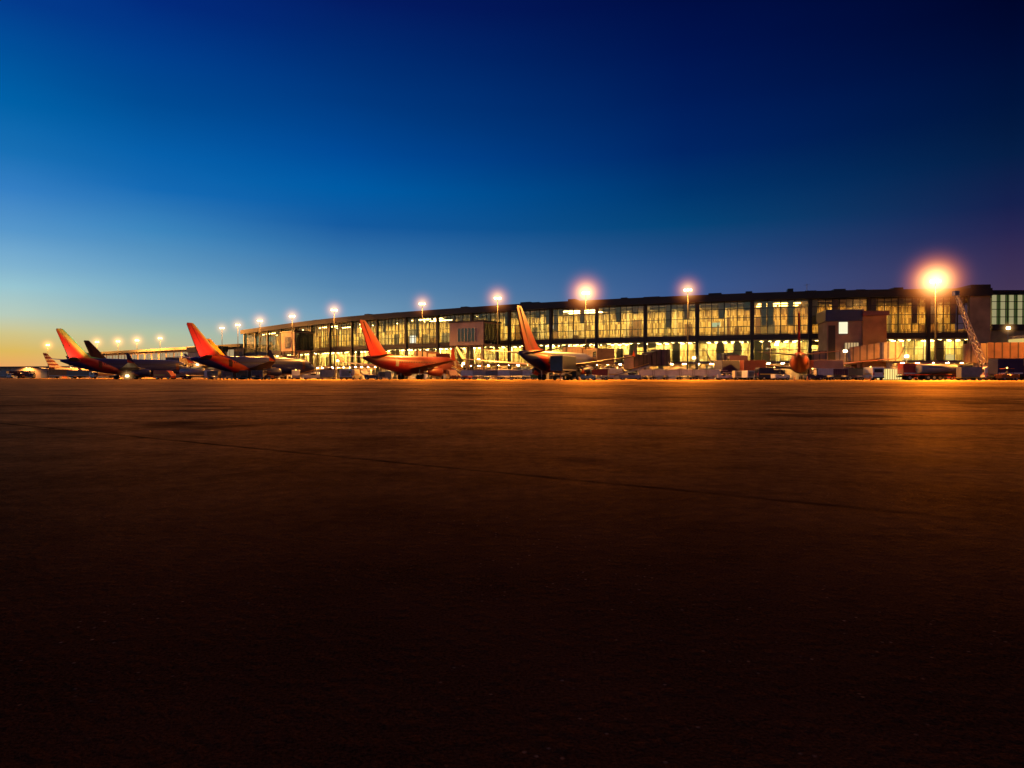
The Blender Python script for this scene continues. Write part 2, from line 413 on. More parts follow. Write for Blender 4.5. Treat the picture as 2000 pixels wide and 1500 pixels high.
for i in range(NB):
    p, q = nodes[i], nodes[i+1]; d = q - p; ang = math.atan2(d.y, d.x); w = d.length
    loc = (p.x, p.y, 0)
    last = (i == NB - 1)
    if first_up is None:
        first_up = up_window(w); first_up.parent = T; first_up.location = loc; first_up.rotation_euler.z = ang
        first_lo = lo_window(w); first_lo.parent = T; first_lo.location = loc; first_lo.rotation_euler.z = ang
    else:
        dup_part(first_up, T, loc, ang); dup_part(first_lo, T, loc, ang)
    if last:
        MB().box(w - 4.2, w, -1.2, -.2, 4.2, 18.6).build('end_wall', M['tanc'], T, loc, ang)
    # ceiling lamps
    upm = lamp_up if i < 17 else lamp_dim
    if i in (16,): upm = lamp_mid
    for (nm, mat, y0, y1, z, x0, x1) in (('ceiling_light', upm, 3.0, 4.2, 17.95, 1.5, w - 1.5), ('ceiling_light', upm, 8.5, 9.7, 17.95, 1.5, w - 1.5),
                                          ('ceiling_light', lamp_lo, 3.2, 4.0, 9.04, 1.0, w - 1.0),
                                          ('ceiling_light', lamp_lo, 6.6, 7.2, 9.04, 1.0, w - 1.0), ('canopy_light', lamp_cn, -1.6, -1.3, 3.74, .5, w - .5)):
        key = (mat.name, y0)
        if key not in pans:
            o = panel(nm, mat, y0, y1, z, x0, x1); pans[key] = o; o.parent = T; o.location = loc; o.rotation_euler.z = ang
        else: dup_part(pans[key], T, loc, ang)
    if i % 4 != 1:
        for yb in (2.7, 8.2):
            key = ('baffle', yb)
            if key not in pans:
                o = MB().box(.5, w - .5, yb - .06, yb, 17.35, 17.995).build('ceiling_baffle', M['part'], T, loc, ang); pans[key] = o
            else: dup_part(pans[key], T, loc, ang)
    rb_ = random.Random(i * 31 + 2)
    for k in rb_.sample(range(8), 3):
        m_ = (w - .8) / 8; x0_ = .4 + k * m_; hh_ = rb_.choice([1.2, 2.0, 3.8, 5.6])
        MB().box(x0_ + .12, x0_ + m_ - .12, .3, .34, 18.2 - hh_, 18.2).build('window_blind', rb_.choice([M['part3'], M['part'], M['part2'], M['wgrey']]), T, loc, ang)
    for k in rb_.sample(range(6), 2):
        m_ = (w - .8) / 6; x0_ = .4 + k * m_; hh_ = rb_.choice([.9, 1.8, 4.4])
        MB().box(x0_ + .12, x0_ + m_ - .12, 1.3, 1.34, 8.8 - hh_, 8.8).build('window_blind', rb_.choice([M['part3'], M['part'], M['part2']]), T, loc, ang)
    # interior fittings
    rr = random.Random(i * 13 + 5)
    for k in range(rr.choice([3, 4, 5])):
        x = rr.uniform(1, w - 3.5); hh = rr.choice([1.2, 2.2, 3, 3.6, 5]); ww = rr.uniform(.4, 2.6); yy = rr.uniform(3.5, 10)
        MB().box(x, x + ww, yy, yy + .8, 10.4, 10.4 + hh).build('partition', rr.choice([M['part'], M['part2'], M['part3'], M['part2'], M['grey']]), T, loc, ang)
    for k in range(2):
        x = rr.uniform(1, w - 3); ww = rr.uniform(.6, 2.6); yy = rr.uniform(2.5, 6)
        MB().box(x, x + ww, yy, yy + .6, 3.9, 3.9 + rr.uniform(1.2, 4.4)).build('partition', rr.choice([M['part'], M['part2'], M['part3']]), T, loc, ang)
    MB().box(w*.5 - .25, w*.5 + .25, 7.0, 7.5, 10.4, 18.0).build('interior_column', M['part3'], T, loc, ang)
    if i % 2 == 0 and not last:
        x = rr.uniform(2, w - 4); z = rr.uniform(12.6, 15)
        MB().box(x, x + rr.uniform(1, 2.2), 10.2, 10.35, z, z + rr.uniform(.5, 1.1)).build('lit_sign', rr.choice([sign_w, sign_y, sign_y, sign_g]), T, loc, ang)
    # ground level doors
    if i % 2 == 0:
        o = roller(3.6, M['dark'] if i % 4 else M['grey']); o.parent = T
        o.location = (p.x + d.x*.3 + d.y/w*-1.15*-1, p.y + d.y*.3 - d.x/w*-1.15, 0); o.rotation_euler.z = ang
        o.location = Vector(loc) + Matrix.Rotation(ang, 3, 'Z') @ Vector((w*.3, 1.2, 0))
        o2 = roller(3.0, M['dark']); o2.parent = T; o2.location = Vector(loc) + Matrix.Rotation(ang, 3, 'Z') @ Vector((w*.72, 1.2, 0)); o2.rotation_euler.z = ang
col0 = None
for i, p in enumerate(nodes):
    a = nodes[max(0, i-1)]; b = nodes[min(NB, i+1)]; ang = math.atan2((b-a).y, (b-a).x)
    if col0 is None:
        c = MB(); c.box(-.36, .36, -.6, .1, 0, 18.9)
        col0 = c.build('column', M['steel'], T, (p.x, p.y, 0), ang)
    else: dup_part(col0, T, (p.x, p.y, 0), ang)
# special bright sign and end block on roof
def onbay(px):
    best = min(range(len(curve)), key=lambda i: abs(1000 + curve[i].x / curve[i].y * F - px)); 
    a = curve[max(0, best-1)]; b = curve[min(len(curve)-1, best+1)]
    return curve[best], math.atan2((b-a).y, (b-a).x)
P, A = onbay(793)
MB().box(-1.1, 1.1, 3, 3.2, 11.0, 13.2).build('lit_screen', glow('bluish_white_screen', (.85, .85, 1), 2.2), T, (P.x, P.y, 0), A)
for px, wd, mt in ((1725, 2.2, sign_g), (1748, 2.0, sign_w), (1783, 1.6, sign_y), (1868, 2.0, sign_y)):
    P, A = onbay(px)
    MB().box(-wd/2, wd/2, 3, 3.2, 4.4, 5.7).build('lit_screen', mt, T, (P.x, P.y, 0), A)
P, A = onbay(1912)
MB().box(-2.6, 1.5, -1, 6, 19.35, 20.9).build('stair_penthouse', M['roofm'], T, (P.x, P.y, 0), A)
for px, s_, h_ in ((890, 2.2, .8), (1110, 2, 1.0), (1215, 1.6, .7), (1395, 3, .8), (1545, 1.2, 1.2), (1590, 2.4, .6), (1770, 2, .9), (700, 2, .9), (600, 3, .8), (1013, 3, .9), (1035, 2, .7), (1268, 4, .6), (1460, 1.5, .9), (1650, 2.5, .8), (760, 3, .6), (1690, 2, .6)):
    P, A = onbay(px)
    MB().box(-s_/2, s_/2, 3, 6, 19.35, 20.1 + h_).build('roof_vent', M['roofm'], T, (P.x, P.y, 0), A)
P, A = onbay(1573)
MB().tube((0, -1, 19.9), (0, -1, 21.8), .06).bar((-.6, -1, 21.5), (.6, -1, 21.5), .06, .06).build('roof_antenna', M['galv'], T, (P.x, P.y, 0), A)

# ------------------------------------------------------------------ gatehouses
def gatehouse(px, front_d, wd, dp, z0, z1, label, dark_right=True):
    P, A = onbay(px)
    t = thing('gatehouse', label, 'gatehouse', (P.x, P.y, 0), A, 'gatehouses projecting from the terminal front')
    y1 = -front_d; y0 = -front_d - dp
    b = MB(); b.box(-wd/2, wd/2, y0, y1, z0, z1); b.build('wall', M['tan'], t)
    MB().box(-wd/2 - .25, wd/2 + .25, y0 - .25, y1 + .1, z1 + .003, z1 + .35).build('roof', M['roofm'], t)
    MB().box(-wd/2 + 2.8, wd/2 - 2.6, y0 - .12, y0 - .003, z0 + 1.0, z1 - 1.6).build('window', M['dglass'], t)
    f = MB()
    for k in range(6):
        x = -wd/2 + 2.8 + (wd - 5.4) * k / 5; f.box(x - .08, x + .08, y0 - .2, y0 - .12, z0 + .9, z1 - 1.5)
    f.build('window_frame', M['part3'], t)
    MB().box(wd/2 + .003, wd/2 + .12, y0 + .4, y1 - .3, z0 + .3, z1 - .4).build('side_window', M['dglass'], t)
    g = MB()
    for k in range(6):
        y = y0 + .4 + (dp - .7) * k / 5; g.box(wd/2 + .122, wd/2 + .2, y - .06, y + .06, z0 + .35, z1 - .45)
    g.build('side_mullion', M['mull'], t)
    for sx in (-1, 1):
        for yy in (y0 + .6, y1 - .8):
            MB().box(sx*(wd/2 - .7) - .3, sx*(wd/2 - .7) + .3, yy - .3, yy + .3, 0, z0).build('support_column', M['tanc'], t)
    return t, P, A
gh = {}
gh['a'] = gatehouse(618, 3.2, 9.5, 7, 9.3, 15.6, 'tan boxy gatehouse on posts, second tail fin and third tail fin flank it')
gh['b'] = gatehouse(960, 3.2, 11, 8, 8.9, 14.9, 'tan boxy gatehouse on posts immediately left of the fourth tail fin')
P, A = onbay(1640)
t = thing('gatehouse', 'dark topped gatehouse tower with one white lit window behind the head-on tail', 'gatehouse', (P.x, P.y, 0), A, 'gatehouses projecting from the terminal front')
MB().box(-5.2, 1.6, -11, -3.2, 3.2, 12.4).build('wall', M['tanc'], t)
MB().box(-5.6, 1.9, -11.4, -2.6, 12.403, 14.8).build('roof', M['navy'], t)
MB().box(1.63, 6.2, -11.6, -3.2, 0, 13.4).build('stair_tower', paint('ochre_render', (.34, .17, .06), .8, var=.5, scale=.4), t)
MB().box(1.5, 6.6, -12, -3, 13.403, 14.4).build('stair_roof', M['maroon'], t)
MB().box(-2.9, -1.2, -11.12, -11.003, 9.7, 12.2).build('lit_window', glow('lit_window', (1, .95, .62), 1.0), t)
MB().bar((-3.0, -11.15, 12.25), (-1.1, -11.15, 12.25), .1, .12).bar((-3.0, -11.15, 9.65), (-1.1, -11.15, 9.65), .1, .12).build('window_frame', M['mull'], t)
MB().box(-5.0, -3.6, -11.1, -11.003, 4, 11.5).build('dark_cladding', M['dark'], t)
MB().box(-1.8, 1.0, -11.1, -11.003, 4.2, 7.8).build('lit_entrance', glow('lit_stair_entrance', (1, .66, .3), .55), t)
e = MB()
for k in range(6): e.box(-1.8 + k*.55, -1.7 + k*.55, -11.2, -11.103, 4.2, 7.8)
e.build('entrance_mullion', M['mull'], t)
for sx in (-4.6, 1.1): MB().box(sx - .35, sx + .35, -10.8, -10.1, 0, 3.2).build('support_column', M['tanc'], t)

# ------------------------------------------------------------------ left concourse, right wing, far sheds
def simple_block(name, label, cat, p, q, dp, z0, z1):
    p = Vector(p); q = Vector(q); d = q - p; ang = math.atan2(d.y, d.x)
    t = thing(name, label, cat, (p.x, p.y, 0), ang); return t, d.length
t, L = simple_block('concourse_building', 'low far concourse with flat dark roof left of the glass terminal', 'terminal', (-262, 408), (-113, 287), 25, 0, 14)
MB().box(0, L, 0, 22, 0, 13.4).build('wall', M['tanc'], t)
MB().box(-1, L, -1.5, 23, 13.403, 14.6).build('roof', M['roofm'], t)
for k in range(int(L // 8)):
    x = 2 + k * 8
    MB().box(x, x + 6.4, -.1, -.003, 8.8, 12.4).build('window', glow('far_window_light', (1, .72, .38), .42), t)
    MB().box(x + .5, x + 6, -.1, -.003, 4.4, 6.6).build('window', glow('far_window_light_low', (1, .6, .22), .3), t)
    MB().bar((x + 3.2, -.16, 8.8), (x + 3.2, -.16, 12.4), .2, .1).build('mullion', M['mull'], t)
MB().box(0, L, -2.6, -.2, 7.4, 8.2).build('canopy', M['dark'], t)
MB().box(L - 30, L - 8, -9, -2.7, 7.4, 11.4).build('gate_room', M['tan'], t)
MB().box(L - 30.4, L - 7.6, -9.4, -2.5, 11.405, 13.6).build('gate_room_roof', M['roofm'], t)
t, L = simple_block('wing_building', 'green and white panelled wing lit from inside at the right edge', 'terminal', (106.9, 152.5), (150, 152), 20, 0, 20)
MB().box(0, L, .1, 18, 0, 12).build('wall', M['tanc'], t)
MB().box(0, L, -.6, 18, 18.9, 19.9).build('roof', M['roofm'], t)
MB().box(0, L, -.5, .05, 11.0, 12.3).build('spandrel_band', M['fascia'], t)
MB().box(0, L, 5.8, 6.2, 12.0, 18.9).build('hall_back_wall', M['part3'], t)
for k in range(20):
    x = .2 + k * 1.9
    MB().box(x, x + 1.0, -.1, -.02, 12.35, 18.85).build('blind_panel', glow('backlit_blind', (.95, .85, .42), .34), t)
    MB().box(x + 1.0, x + 1.9, -.06, -.03, 12.35, 18.85).build('green_panel', glow('green_glass_lit', (.25, .36, .10), .2), t)
    MB().box(x + .97, x + 1.07, -.2, -.103, 12.35, 18.85).build('mullion', M['dark'], t)
    MB().box(x + 1.42, x + 1.6, -.15, -.07, 12.35, 18.85).build('mullion', M['dark'], t)
for z_ in (13.9, 15.6, 17.3): MB().box(0, L, -.24, -.205, z_, z_ + .14).build('transom', M['dark'], t)
MB().box(3.5, L, -7, -.55, 9.0, 9.6).build('canopy', M['tan'], t)
MB().box(3.5, L, -6.8, -.6, 7.8, 8.9).build('canopy_soffit', glow('lit_canopy', (1, .7, .2), .7), t)

t, L = simple_block('hangar_shed', 'long low far hangar shed lit orange at the far left', 'hangar', (-430, 470), (-262, 430), 25, 0, 9)
MB().box(0, L, 0, 30, 0, 6.6).build('wall', M['tan'], t)
MB().prism([(-1, 6.603), (L, 6.603), (L, 7.6), (-1, 7.6)], -1, 31).build('roof', M['maroon'], t)
for k in range(12):
    x = 4 + k * 14
    MB().box(x, x + (9 if k % 3 else 5), -.2, -.003, 0.1, 4.6).build('hangar_door', [M['dark'], M['conc'], M['maroon'], M['white']][k % 4], t)
t, L = simple_block('cargo_shed', 'pale low cargo shed beneath the leftmost tail fin, far behind', 'shed', (-262, 395), (-170, 345), 25, 0, 9)
MB().box(0, L, 0, 12, 0, 4.6).build('wall', M['conc'], t)
MB().box(-.5, L + .5, -1, 12.5, 4.603, 5.2).build('roof', M['tan'], t)
for k in range(10):
    MB().box(3 + k*9, 8 + k*9, -.2, -.003, .1, 3.6).build('shed_door', [M['orange'], M['conc'], M['dark']][k % 3], t)

def shed_lamps(t, xs, y, z, power):
    for x in xs:
        h_ = MB().box(x - .5, x + .5, y - .5, y, z, z + .5).build('flood_lamp', M['grey'], t)
        MB().box(x - .42, x + .42, y - .4, y - .1, z - .06, z - .003).build('lens', glow('shed_lamp_lens', (1, .6, .2), 25), h_)
        ld = bpy.data.lights.new('flood', 'SPOT'); ld.energy = power; ld.color = (1, .42, .09); ld.shadow_soft_size = .3; ld.spot_size = R(160); ld.spot_blend = .4
        lo = bpy.data.objects.new('flood', ld); COL.objects.link(lo); lo.parent = t; lo.location = (x, y - 2.5, z - .1); lo.rotation_euler = (R(20), 0, 0)
for t_ in [o for o in COL.objects if o.type == 'EMPTY']:
    if t_.name == 'hangar_shed': shed_lamps(t_, (30, 75, 120, 155), -1.2, 6.8, 16000)
    if t_.name == 'cargo_shed': shed_lamps(t_, (20, 60, 95), -1.2, 5.0, 8000)
    if t_.name == 'concourse_building': shed_lamps(t_, (25, 75, 125), -2.7, 8.3, 9000)

# ------------------------------------------------------------------ aircraft
def fin_material(name, stops, k=1.0, x0=0.0, span=8.0):
    """coloured bands running parallel to the fin's leading edge"""
    m, n, l = nt(name)
    out = n.new('ShaderNodeOutputMaterial'); b = n.new('ShaderNodeBsdfPrincipled')
    b.inputs['Roughness'].default_value = .35; b.inputs['Specular IOR Level'].default_value = .3
    tc = n.new('ShaderNodeTexCoord'); sx = n.new('ShaderNodeSeparateXYZ'); l.new(tc.outputs['Object'], sx.inputs[0])
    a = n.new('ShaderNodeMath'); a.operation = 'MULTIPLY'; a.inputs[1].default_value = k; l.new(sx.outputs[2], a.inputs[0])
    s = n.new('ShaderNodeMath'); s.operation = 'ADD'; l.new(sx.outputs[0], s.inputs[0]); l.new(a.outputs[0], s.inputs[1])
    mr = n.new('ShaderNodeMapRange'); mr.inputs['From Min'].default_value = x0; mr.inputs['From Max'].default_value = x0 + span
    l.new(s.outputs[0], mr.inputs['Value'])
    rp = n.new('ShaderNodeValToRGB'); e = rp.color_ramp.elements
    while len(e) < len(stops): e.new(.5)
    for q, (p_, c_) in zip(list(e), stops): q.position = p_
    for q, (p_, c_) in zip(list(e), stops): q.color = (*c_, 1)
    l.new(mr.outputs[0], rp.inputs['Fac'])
    nz = n.new('ShaderNodeTexNoise'); nz.inputs['Scale'].default_value = 1.2; nz.inputs['Detail'].default_value = 5
    l.new(tc.outputs['Object'], nz.inputs['Vector'])
    mr2 = n.new('ShaderNodeMapRange'); mr2.inputs['To Min'].default_value = .75; mr2.inputs['To Max'].default_value = 1.1
    l.new(nz.outputs['Fac'], mr2.inputs['Value'])
    mu = n.new('ShaderNodeMix'); mu.data_type = 'RGBA'; mu.blend_type = 'MULTIPLY'; mu.inputs['Factor'].default_value = 1
    l.new(rp.outputs['Color'], mu.inputs['A']); l.new(mr2.outputs[0], mu.inputs['B'])
    # row of cabin windows as a pattern of the skin
    def mth(op, a, bb=None):
        q = n.new('ShaderNodeMath'); q.operation = op
        for i, v in enumerate((a, bb)):
            if v is None: continue
            if isinstance(v, (int, float)): q.inputs[i].default_value = v
            else: l.new(v, q.inputs[i])
        return q.outputs[0]
    X, Z = sx.outputs[0], sx.outputs[2]
    fr = mth('FRACT', mth('DIVIDE', X, .55))
    mk = mth('MULTIPLY', mth('GREATER_THAN', fr, .55), mth('MULTIPLY', mth('GREATER_THAN', Z, 3.75), mth('LESS_THAN', Z, 4.08)))
    mk = mth('MULTIPLY', mk, mth('MULTIPLY', mth('GREATER_THAN', X, 8.8), mth('LESS_THAN', X, 29)))
    wm = n.new('ShaderNodeMix'); wm.data_type = 'RGBA'; l.new(mk, wm.inputs['Factor'])
    l.new(mu.outputs['Result'], wm.inputs['A']); wm.inputs['B'].default_value = (.02, .02, .03, 1)
    l.new(wm.outputs['Result'], b.inputs['Base Color']); l.new(b.outputs[0], out.inputs['Surface'])
    return m
RED = (.8, .022, .012); ORG = (.85, .14, .03); YEL = (.9, .62, .1); GRN = (.2, .75, .3); BLU = (.03, .04, .2); DRD = (.35, .02, .02); SAL = (.75, .2, .13)
def wing_mesh(pts_root, pts_tip):
    """two airfoil-ish sections lofted; each: (x_le, x_te, y, z, thick)"""
    rings = []
    for (le, te, y, z, th) in (pts_root, pts_tip):
        c = le - te
        prof = [(1, 0), (.93, .35), (.7, .5), (.35, .35), (0, .02), (.35, -.2), (.7, -.3), (.93, -.25)]
        rings.append([(te + c * a, y, z + th * b_) for a, b_ in prof])
    return rings
def airliner(label, loc, heading, finm, bodym, wingm=None, group='red-orange tailed jets parked nose-in at the terminal', fin_fill=0):
    """origin: ground below the tail tip; local +x runs to the nose"""
    t = thing('airliner', label, 'airliner', loc, heading, group)
    secs = [(0.9, 4.62, .18, .22), (1.8, 4.52, .42, .5), (3.5, 4.32, .82, .9), (5.5, 4.08, 1.2, 1.27), (7.5, 3.85, 1.5, 1.55), (10, 3.55, 1.75, 1.82),
            (12.5, 3.4, 1.87, 1.98), (16, 3.35, 1.88, 2.0), (22, 3.35, 1.88, 2.0), (28, 3.35, 1.88, 2.0), (30, 3.28, 1.76, 1.85), (31.6, 3.12, 1.46, 1.48), (32.7, 2.95, 1.02, .98), (33.3, 2.85, .6, .55), (33.6, 2.8, .15, .14)]
    b = MB(); n = 28
    b.loft([[(x, ry * math.cos(2*math.pi*i/n), zc + rz * math.sin(2*math.pi*i/n)) for i in range(n)] for x, zc, ry, rz in secs])
    fu = b.build('fuselage', bodym, t, smooth=True)
    # cabin windows and cockpit glass
    cb = MB()
    for sd in (-1, 1): cb.box(30.7, 32.0, sd*.9, sd*1.38, 3.72, 4.12)
    cb.box(31.7, 32.35, -.85, .85, 3.6, 4.0)
    cb.build('cockpit_window', M['dglass'], fu)
    def sec(x):
        for a_, c_ in zip(secs, secs[1:]):
            if a_[0] <= x <= c_[0]:
                u = (x - a_[0]) / (c_[0] - a_[0]); return [a_[k] + (c_[k] - a_[k]) * u for k in (1, 2, 3)]
    for x, sd in ((29.2, 1), (29.2, -1), (9.4, 1), (9.4, -1)):
        b = MB(); rg = []
        for xx in (x - .42, x + .42):
            zc, ry, rz = sec(xx)
            rg.append([(xx, sd*(ry + .02)*math.cos(R(a_)), zc + (rz + .02)*math.sin(R(a_))) for a_ in (-22, -10, 0, 12, 24, 34)])
        va = [b.bm.verts.new(p) for p in rg[0]]; vb = [b.bm.verts.new(p) for p in rg[1]]
        for k in range(5): b.bm.faces.new([va[k], va[k+1], vb[k+1], vb[k]])
        b.build('cabin_door', M['wgrey'] if bodym is body_salmon else M['maroon'], fu)
    # fin with dorsal fairing
    b = MB()
    prof = [(2.9, 5.0), (.0, 12.2), (.12, 12.55), (1.35, 12.55), (1.75, 12.25), (6.7, 6.7), (7.9, 5.75), (10.8, 5.25), (10.8, 4.9)]
    L_ = [(x, .16 if z < 6 else .07, z) for x, z in prof]; 
    va = b._v([(x, -(.22 - (z-5)*.02), z) for x, z in prof]); vb = b._v([(x, (.22 - (z-5)*.02), z) for x, z in prof])
    b.bm.faces.new(va); b.bm.faces.new(vb[::-1])
    for i in range(len(prof)): b.bm.faces.new([va[i], vb[i], vb[(i+1) % len(prof)], va[(i+1) % len(prof)]])
    fin = b.build('fin', finm, t)
    rb = MB(); rb.bar((4.3, 0, 5.6), (.95, 0, 12.2), .43, .02)
    rb.build('rudder_hinge', M['dark'], fin)
    for sd in (-1, 1):
        b = MB(); b.loft(wing_mesh((5.4, 2.2, sd*.5, 4.7, .34), (1.9, .5, sd*7.15, 5.25, .14))); s_ = b.build('stabilizer', wingm or M['wgrey'], t)
        if fin_fill:
            ld = bpy.data.lights.new('fin_fill_light', 'SPOT'); ld.energy = fin_fill; ld.color = (1, .72, .42); ld.shadow_soft_size = .12; ld.spot_size = R(75); ld.spot_blend = .6  # added spots that brighten the fin, without any lamp fitting
            lo = bpy.data.objects.new('fin_fill_light', ld); COL.objects.link(lo); lo.parent = t; lo.location = (3.2, sd*6.2, 5.5)
            lo.rotation_euler = (Vector((3.4, 0, 8.6)) - Vector(lo.location)).to_track_quat('-Z', 'Y').to_euler()
        b = MB(); b.loft(wing_mesh((21.2, 13.6, sd*1.5, 2.45, .9), (17.0, 12.7, sd*6.0, 2.95, .55)))
        b.loft(wing_mesh((17.0, 12.7, sd*6.0, 2.95, .55), (10.9, 9.3, sd*16.9, 4.0, .2)))
        wg = b.build('wing', wingm or M['wgrey'], t)
        b = MB(); b.loft(wing_mesh((10.9, 9.3, sd*16.9, 4.05, .2), (9.2, 8.5, sd*17.8, 6.3, .1)), True).build('winglet', bodym, wg)
        b = MB()
        prs = [(15.4, .48), (15.9, .62), (17.2, .95), (19.3, 1.05), (20.0, .98), (20.1, .86)]
        nn = 18
        b.loft([[(x, sd*4.83 + r*math.cos(2*math.pi*i/nn), 1.75 + r*.95*math.sin(2*math.pi*i/nn)) for i in range(nn)] for x, r in prs])
        en = b.build('engine', bodym, t, smooth=True)
        MB().tube((14.7, sd*4.83, 1.75), (15.42, sd*4.83, 1.75), .22, .44, 14).build('exhaust_cone', M['metal'], en)
        MB().tube((20.08, sd*4.83, 1.75), (20.13, sd*4.83, 1.75), .82, .82, 16).build('fan_face', M['dark'], en)
        MB().box(15.6, 19, sd*4.83 - .15, sd*4.83 + .15, 2.4, 2.9).build('pylon', M['wgrey'], en)
        g = MB(); g.tube((15.2, sd*2.86, 2.4), (15.2, sd*2.86, .5), .13).build('main_gear', M['galv'], t)
        for dy in (-.42, .42):
            MB().tube((15.2, sd*2.86 + dy - .17, .54), (15.2, sd*2.86 + dy + .17, .54), .54, .54, 16).build('tyre', M['black'], t)
    MB().tube((28.6, 0, 1.6), (28.6, 0, .35), .09).build('nose_gear', M['galv'], t)
    for dy in (-.22, .22):
        MB().tube((28.6, dy - .1, .35), (28.6, dy + .1, .35), .35, .35, 14).build('tyre', M['black'], t)
    return t
def tail_at(px, Y): return (pt(px, Y), Y, 0)
# photograph: fins 1..4 nose-in, 5 seen from right behind
K9 = dict(k=.9, x0=7.2, span=5.6)
fin_rainbow = fin_material('rainbow_fin', [(0, DRD), (.15, RED), (.60, RED), (.70, ORG), (.80, YEL), (.93, YEL), (.97, GRN), (1, GRN)], **K9)
fin_goldred = fin_material('gold_red_fin', [(0, RED), (.78, RED), (.9, ORG), (.98, YEL), (1, ORG)], **K9)
fin_red = fin_material('red_orange_fin', [(0, ORG), (.10, RED), (.62, RED), (.82, ORG), (1, SAL)], **K9)
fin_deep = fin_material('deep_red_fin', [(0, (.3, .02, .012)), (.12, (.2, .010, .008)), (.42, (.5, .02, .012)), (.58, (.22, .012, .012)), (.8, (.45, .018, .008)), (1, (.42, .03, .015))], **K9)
body_blue = fin_material('blue_red_body', [(0, BLU), (.45, BLU), (.55, DRD), (.75, DRD), (.9, SAL), (.96, BLU), (1, BLU)], k=2.1, x0=8, span=12)  # livery stripes; lit rear swoop and unlit front put into both bodies' colours
body_orange = fin_material('orange_blue_body', [(0, BLU), (.48, BLU), (.58, RED), (.70, ORG), (.92, ORG), (.97, BLU), (1, BLU)], k=2.1, x0=8, span=12)
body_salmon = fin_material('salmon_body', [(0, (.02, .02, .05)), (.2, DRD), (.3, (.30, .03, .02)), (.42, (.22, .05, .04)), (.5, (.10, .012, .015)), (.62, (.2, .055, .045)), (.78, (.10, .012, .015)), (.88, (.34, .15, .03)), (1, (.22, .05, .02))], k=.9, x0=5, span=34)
body_dark = fin_material('maroon_body', [(0, (.05, .012, .02)), (.4, (.10, .02, .02)), (.6, (.3, .07, .03)), (.8, (.05, .015, .03)), (1, (.04, .015, .03))], k=2.1, x0=4, span=16)
hd = lambda x, y: math.atan2(y, x)
airliner('jet with red, yellow and green striped fin, leftmost of the large tails', tail_at(110, 168), hd(.60, .80), fin_rainbow, body_blue, fin_fill=2600)
airliner('jet with plain red fin and orange swoosh on a dark body, second large tail', tail_at(365, 150), hd(.60, .80), fin_goldred, body_orange, fin_fill=2400)
airliner('jet with all red-orange fin and salmon fuselage, third large tail', tail_at(703, 143), hd(.57, .82), fin_red, body_salmon, M['maroon'], fin_fill=500)
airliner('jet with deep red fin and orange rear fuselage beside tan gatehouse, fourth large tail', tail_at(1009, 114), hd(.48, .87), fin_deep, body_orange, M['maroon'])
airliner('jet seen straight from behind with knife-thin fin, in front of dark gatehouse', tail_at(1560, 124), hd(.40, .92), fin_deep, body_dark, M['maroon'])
airliner('jet with dark brown fin just right of the rainbow fin', tail_at(164, 222), hd(.66, .75), paint('brown_fin', (.12, .05, .03), .4, var=.4), M['maroon'], M['maroon'], 'distant jets on the left')
airliner('jet with golden yellow fin standing right behind the second large red fin', tail_at(402, 212), hd(.66, .75), paint('golden_fin', (.95, .42, .03), .4, var=.2), M['orange'], M['maroon'], 'distant jets on the left')
# striped tail far left
m, n, l = nt('striped_fin')
out = n.new('ShaderNodeOutputMaterial'); b = n.new('ShaderNodeBsdfPrincipled'); tc = n.new('ShaderNodeTexCoord')
sx = n.new('ShaderNodeSeparateXYZ'); l.new(tc.outputs['Object'], sx.inputs[0])
q = n.new('ShaderNodeMath'); q.operation = 'MULTIPLY'; q.inputs[1].default_value = .62; l.new(sx.outputs[2], q.inputs[0])
q2 = n.new('ShaderNodeMath'); q2.operation = 'FRACT'; l.new(q.outputs[0], q2.inputs[0])
rp = n.new('ShaderNodeValToRGB'); rp.color_ramp.interpolation = 'CONSTANT'
rp.color_ramp.elements[0].color = (.22, .03, .04, 1); rp.color_ramp.elements[1].position = .5; rp.color_ramp.elements[1].color = (.6, .5, .45, 1)
l.new(q2.outputs[0], rp.inputs['Fac']); l.new(rp.outputs['Color'], b.inputs['Base Color']); l.new(b.outputs[0], out.inputs['Surface'])
airliner('far small jet with red and white banded fin, at left edge', tail_at(84, 335), hd(.6, .8), m, M['wgrey'], M['wgrey'], 'distant jets on the left')

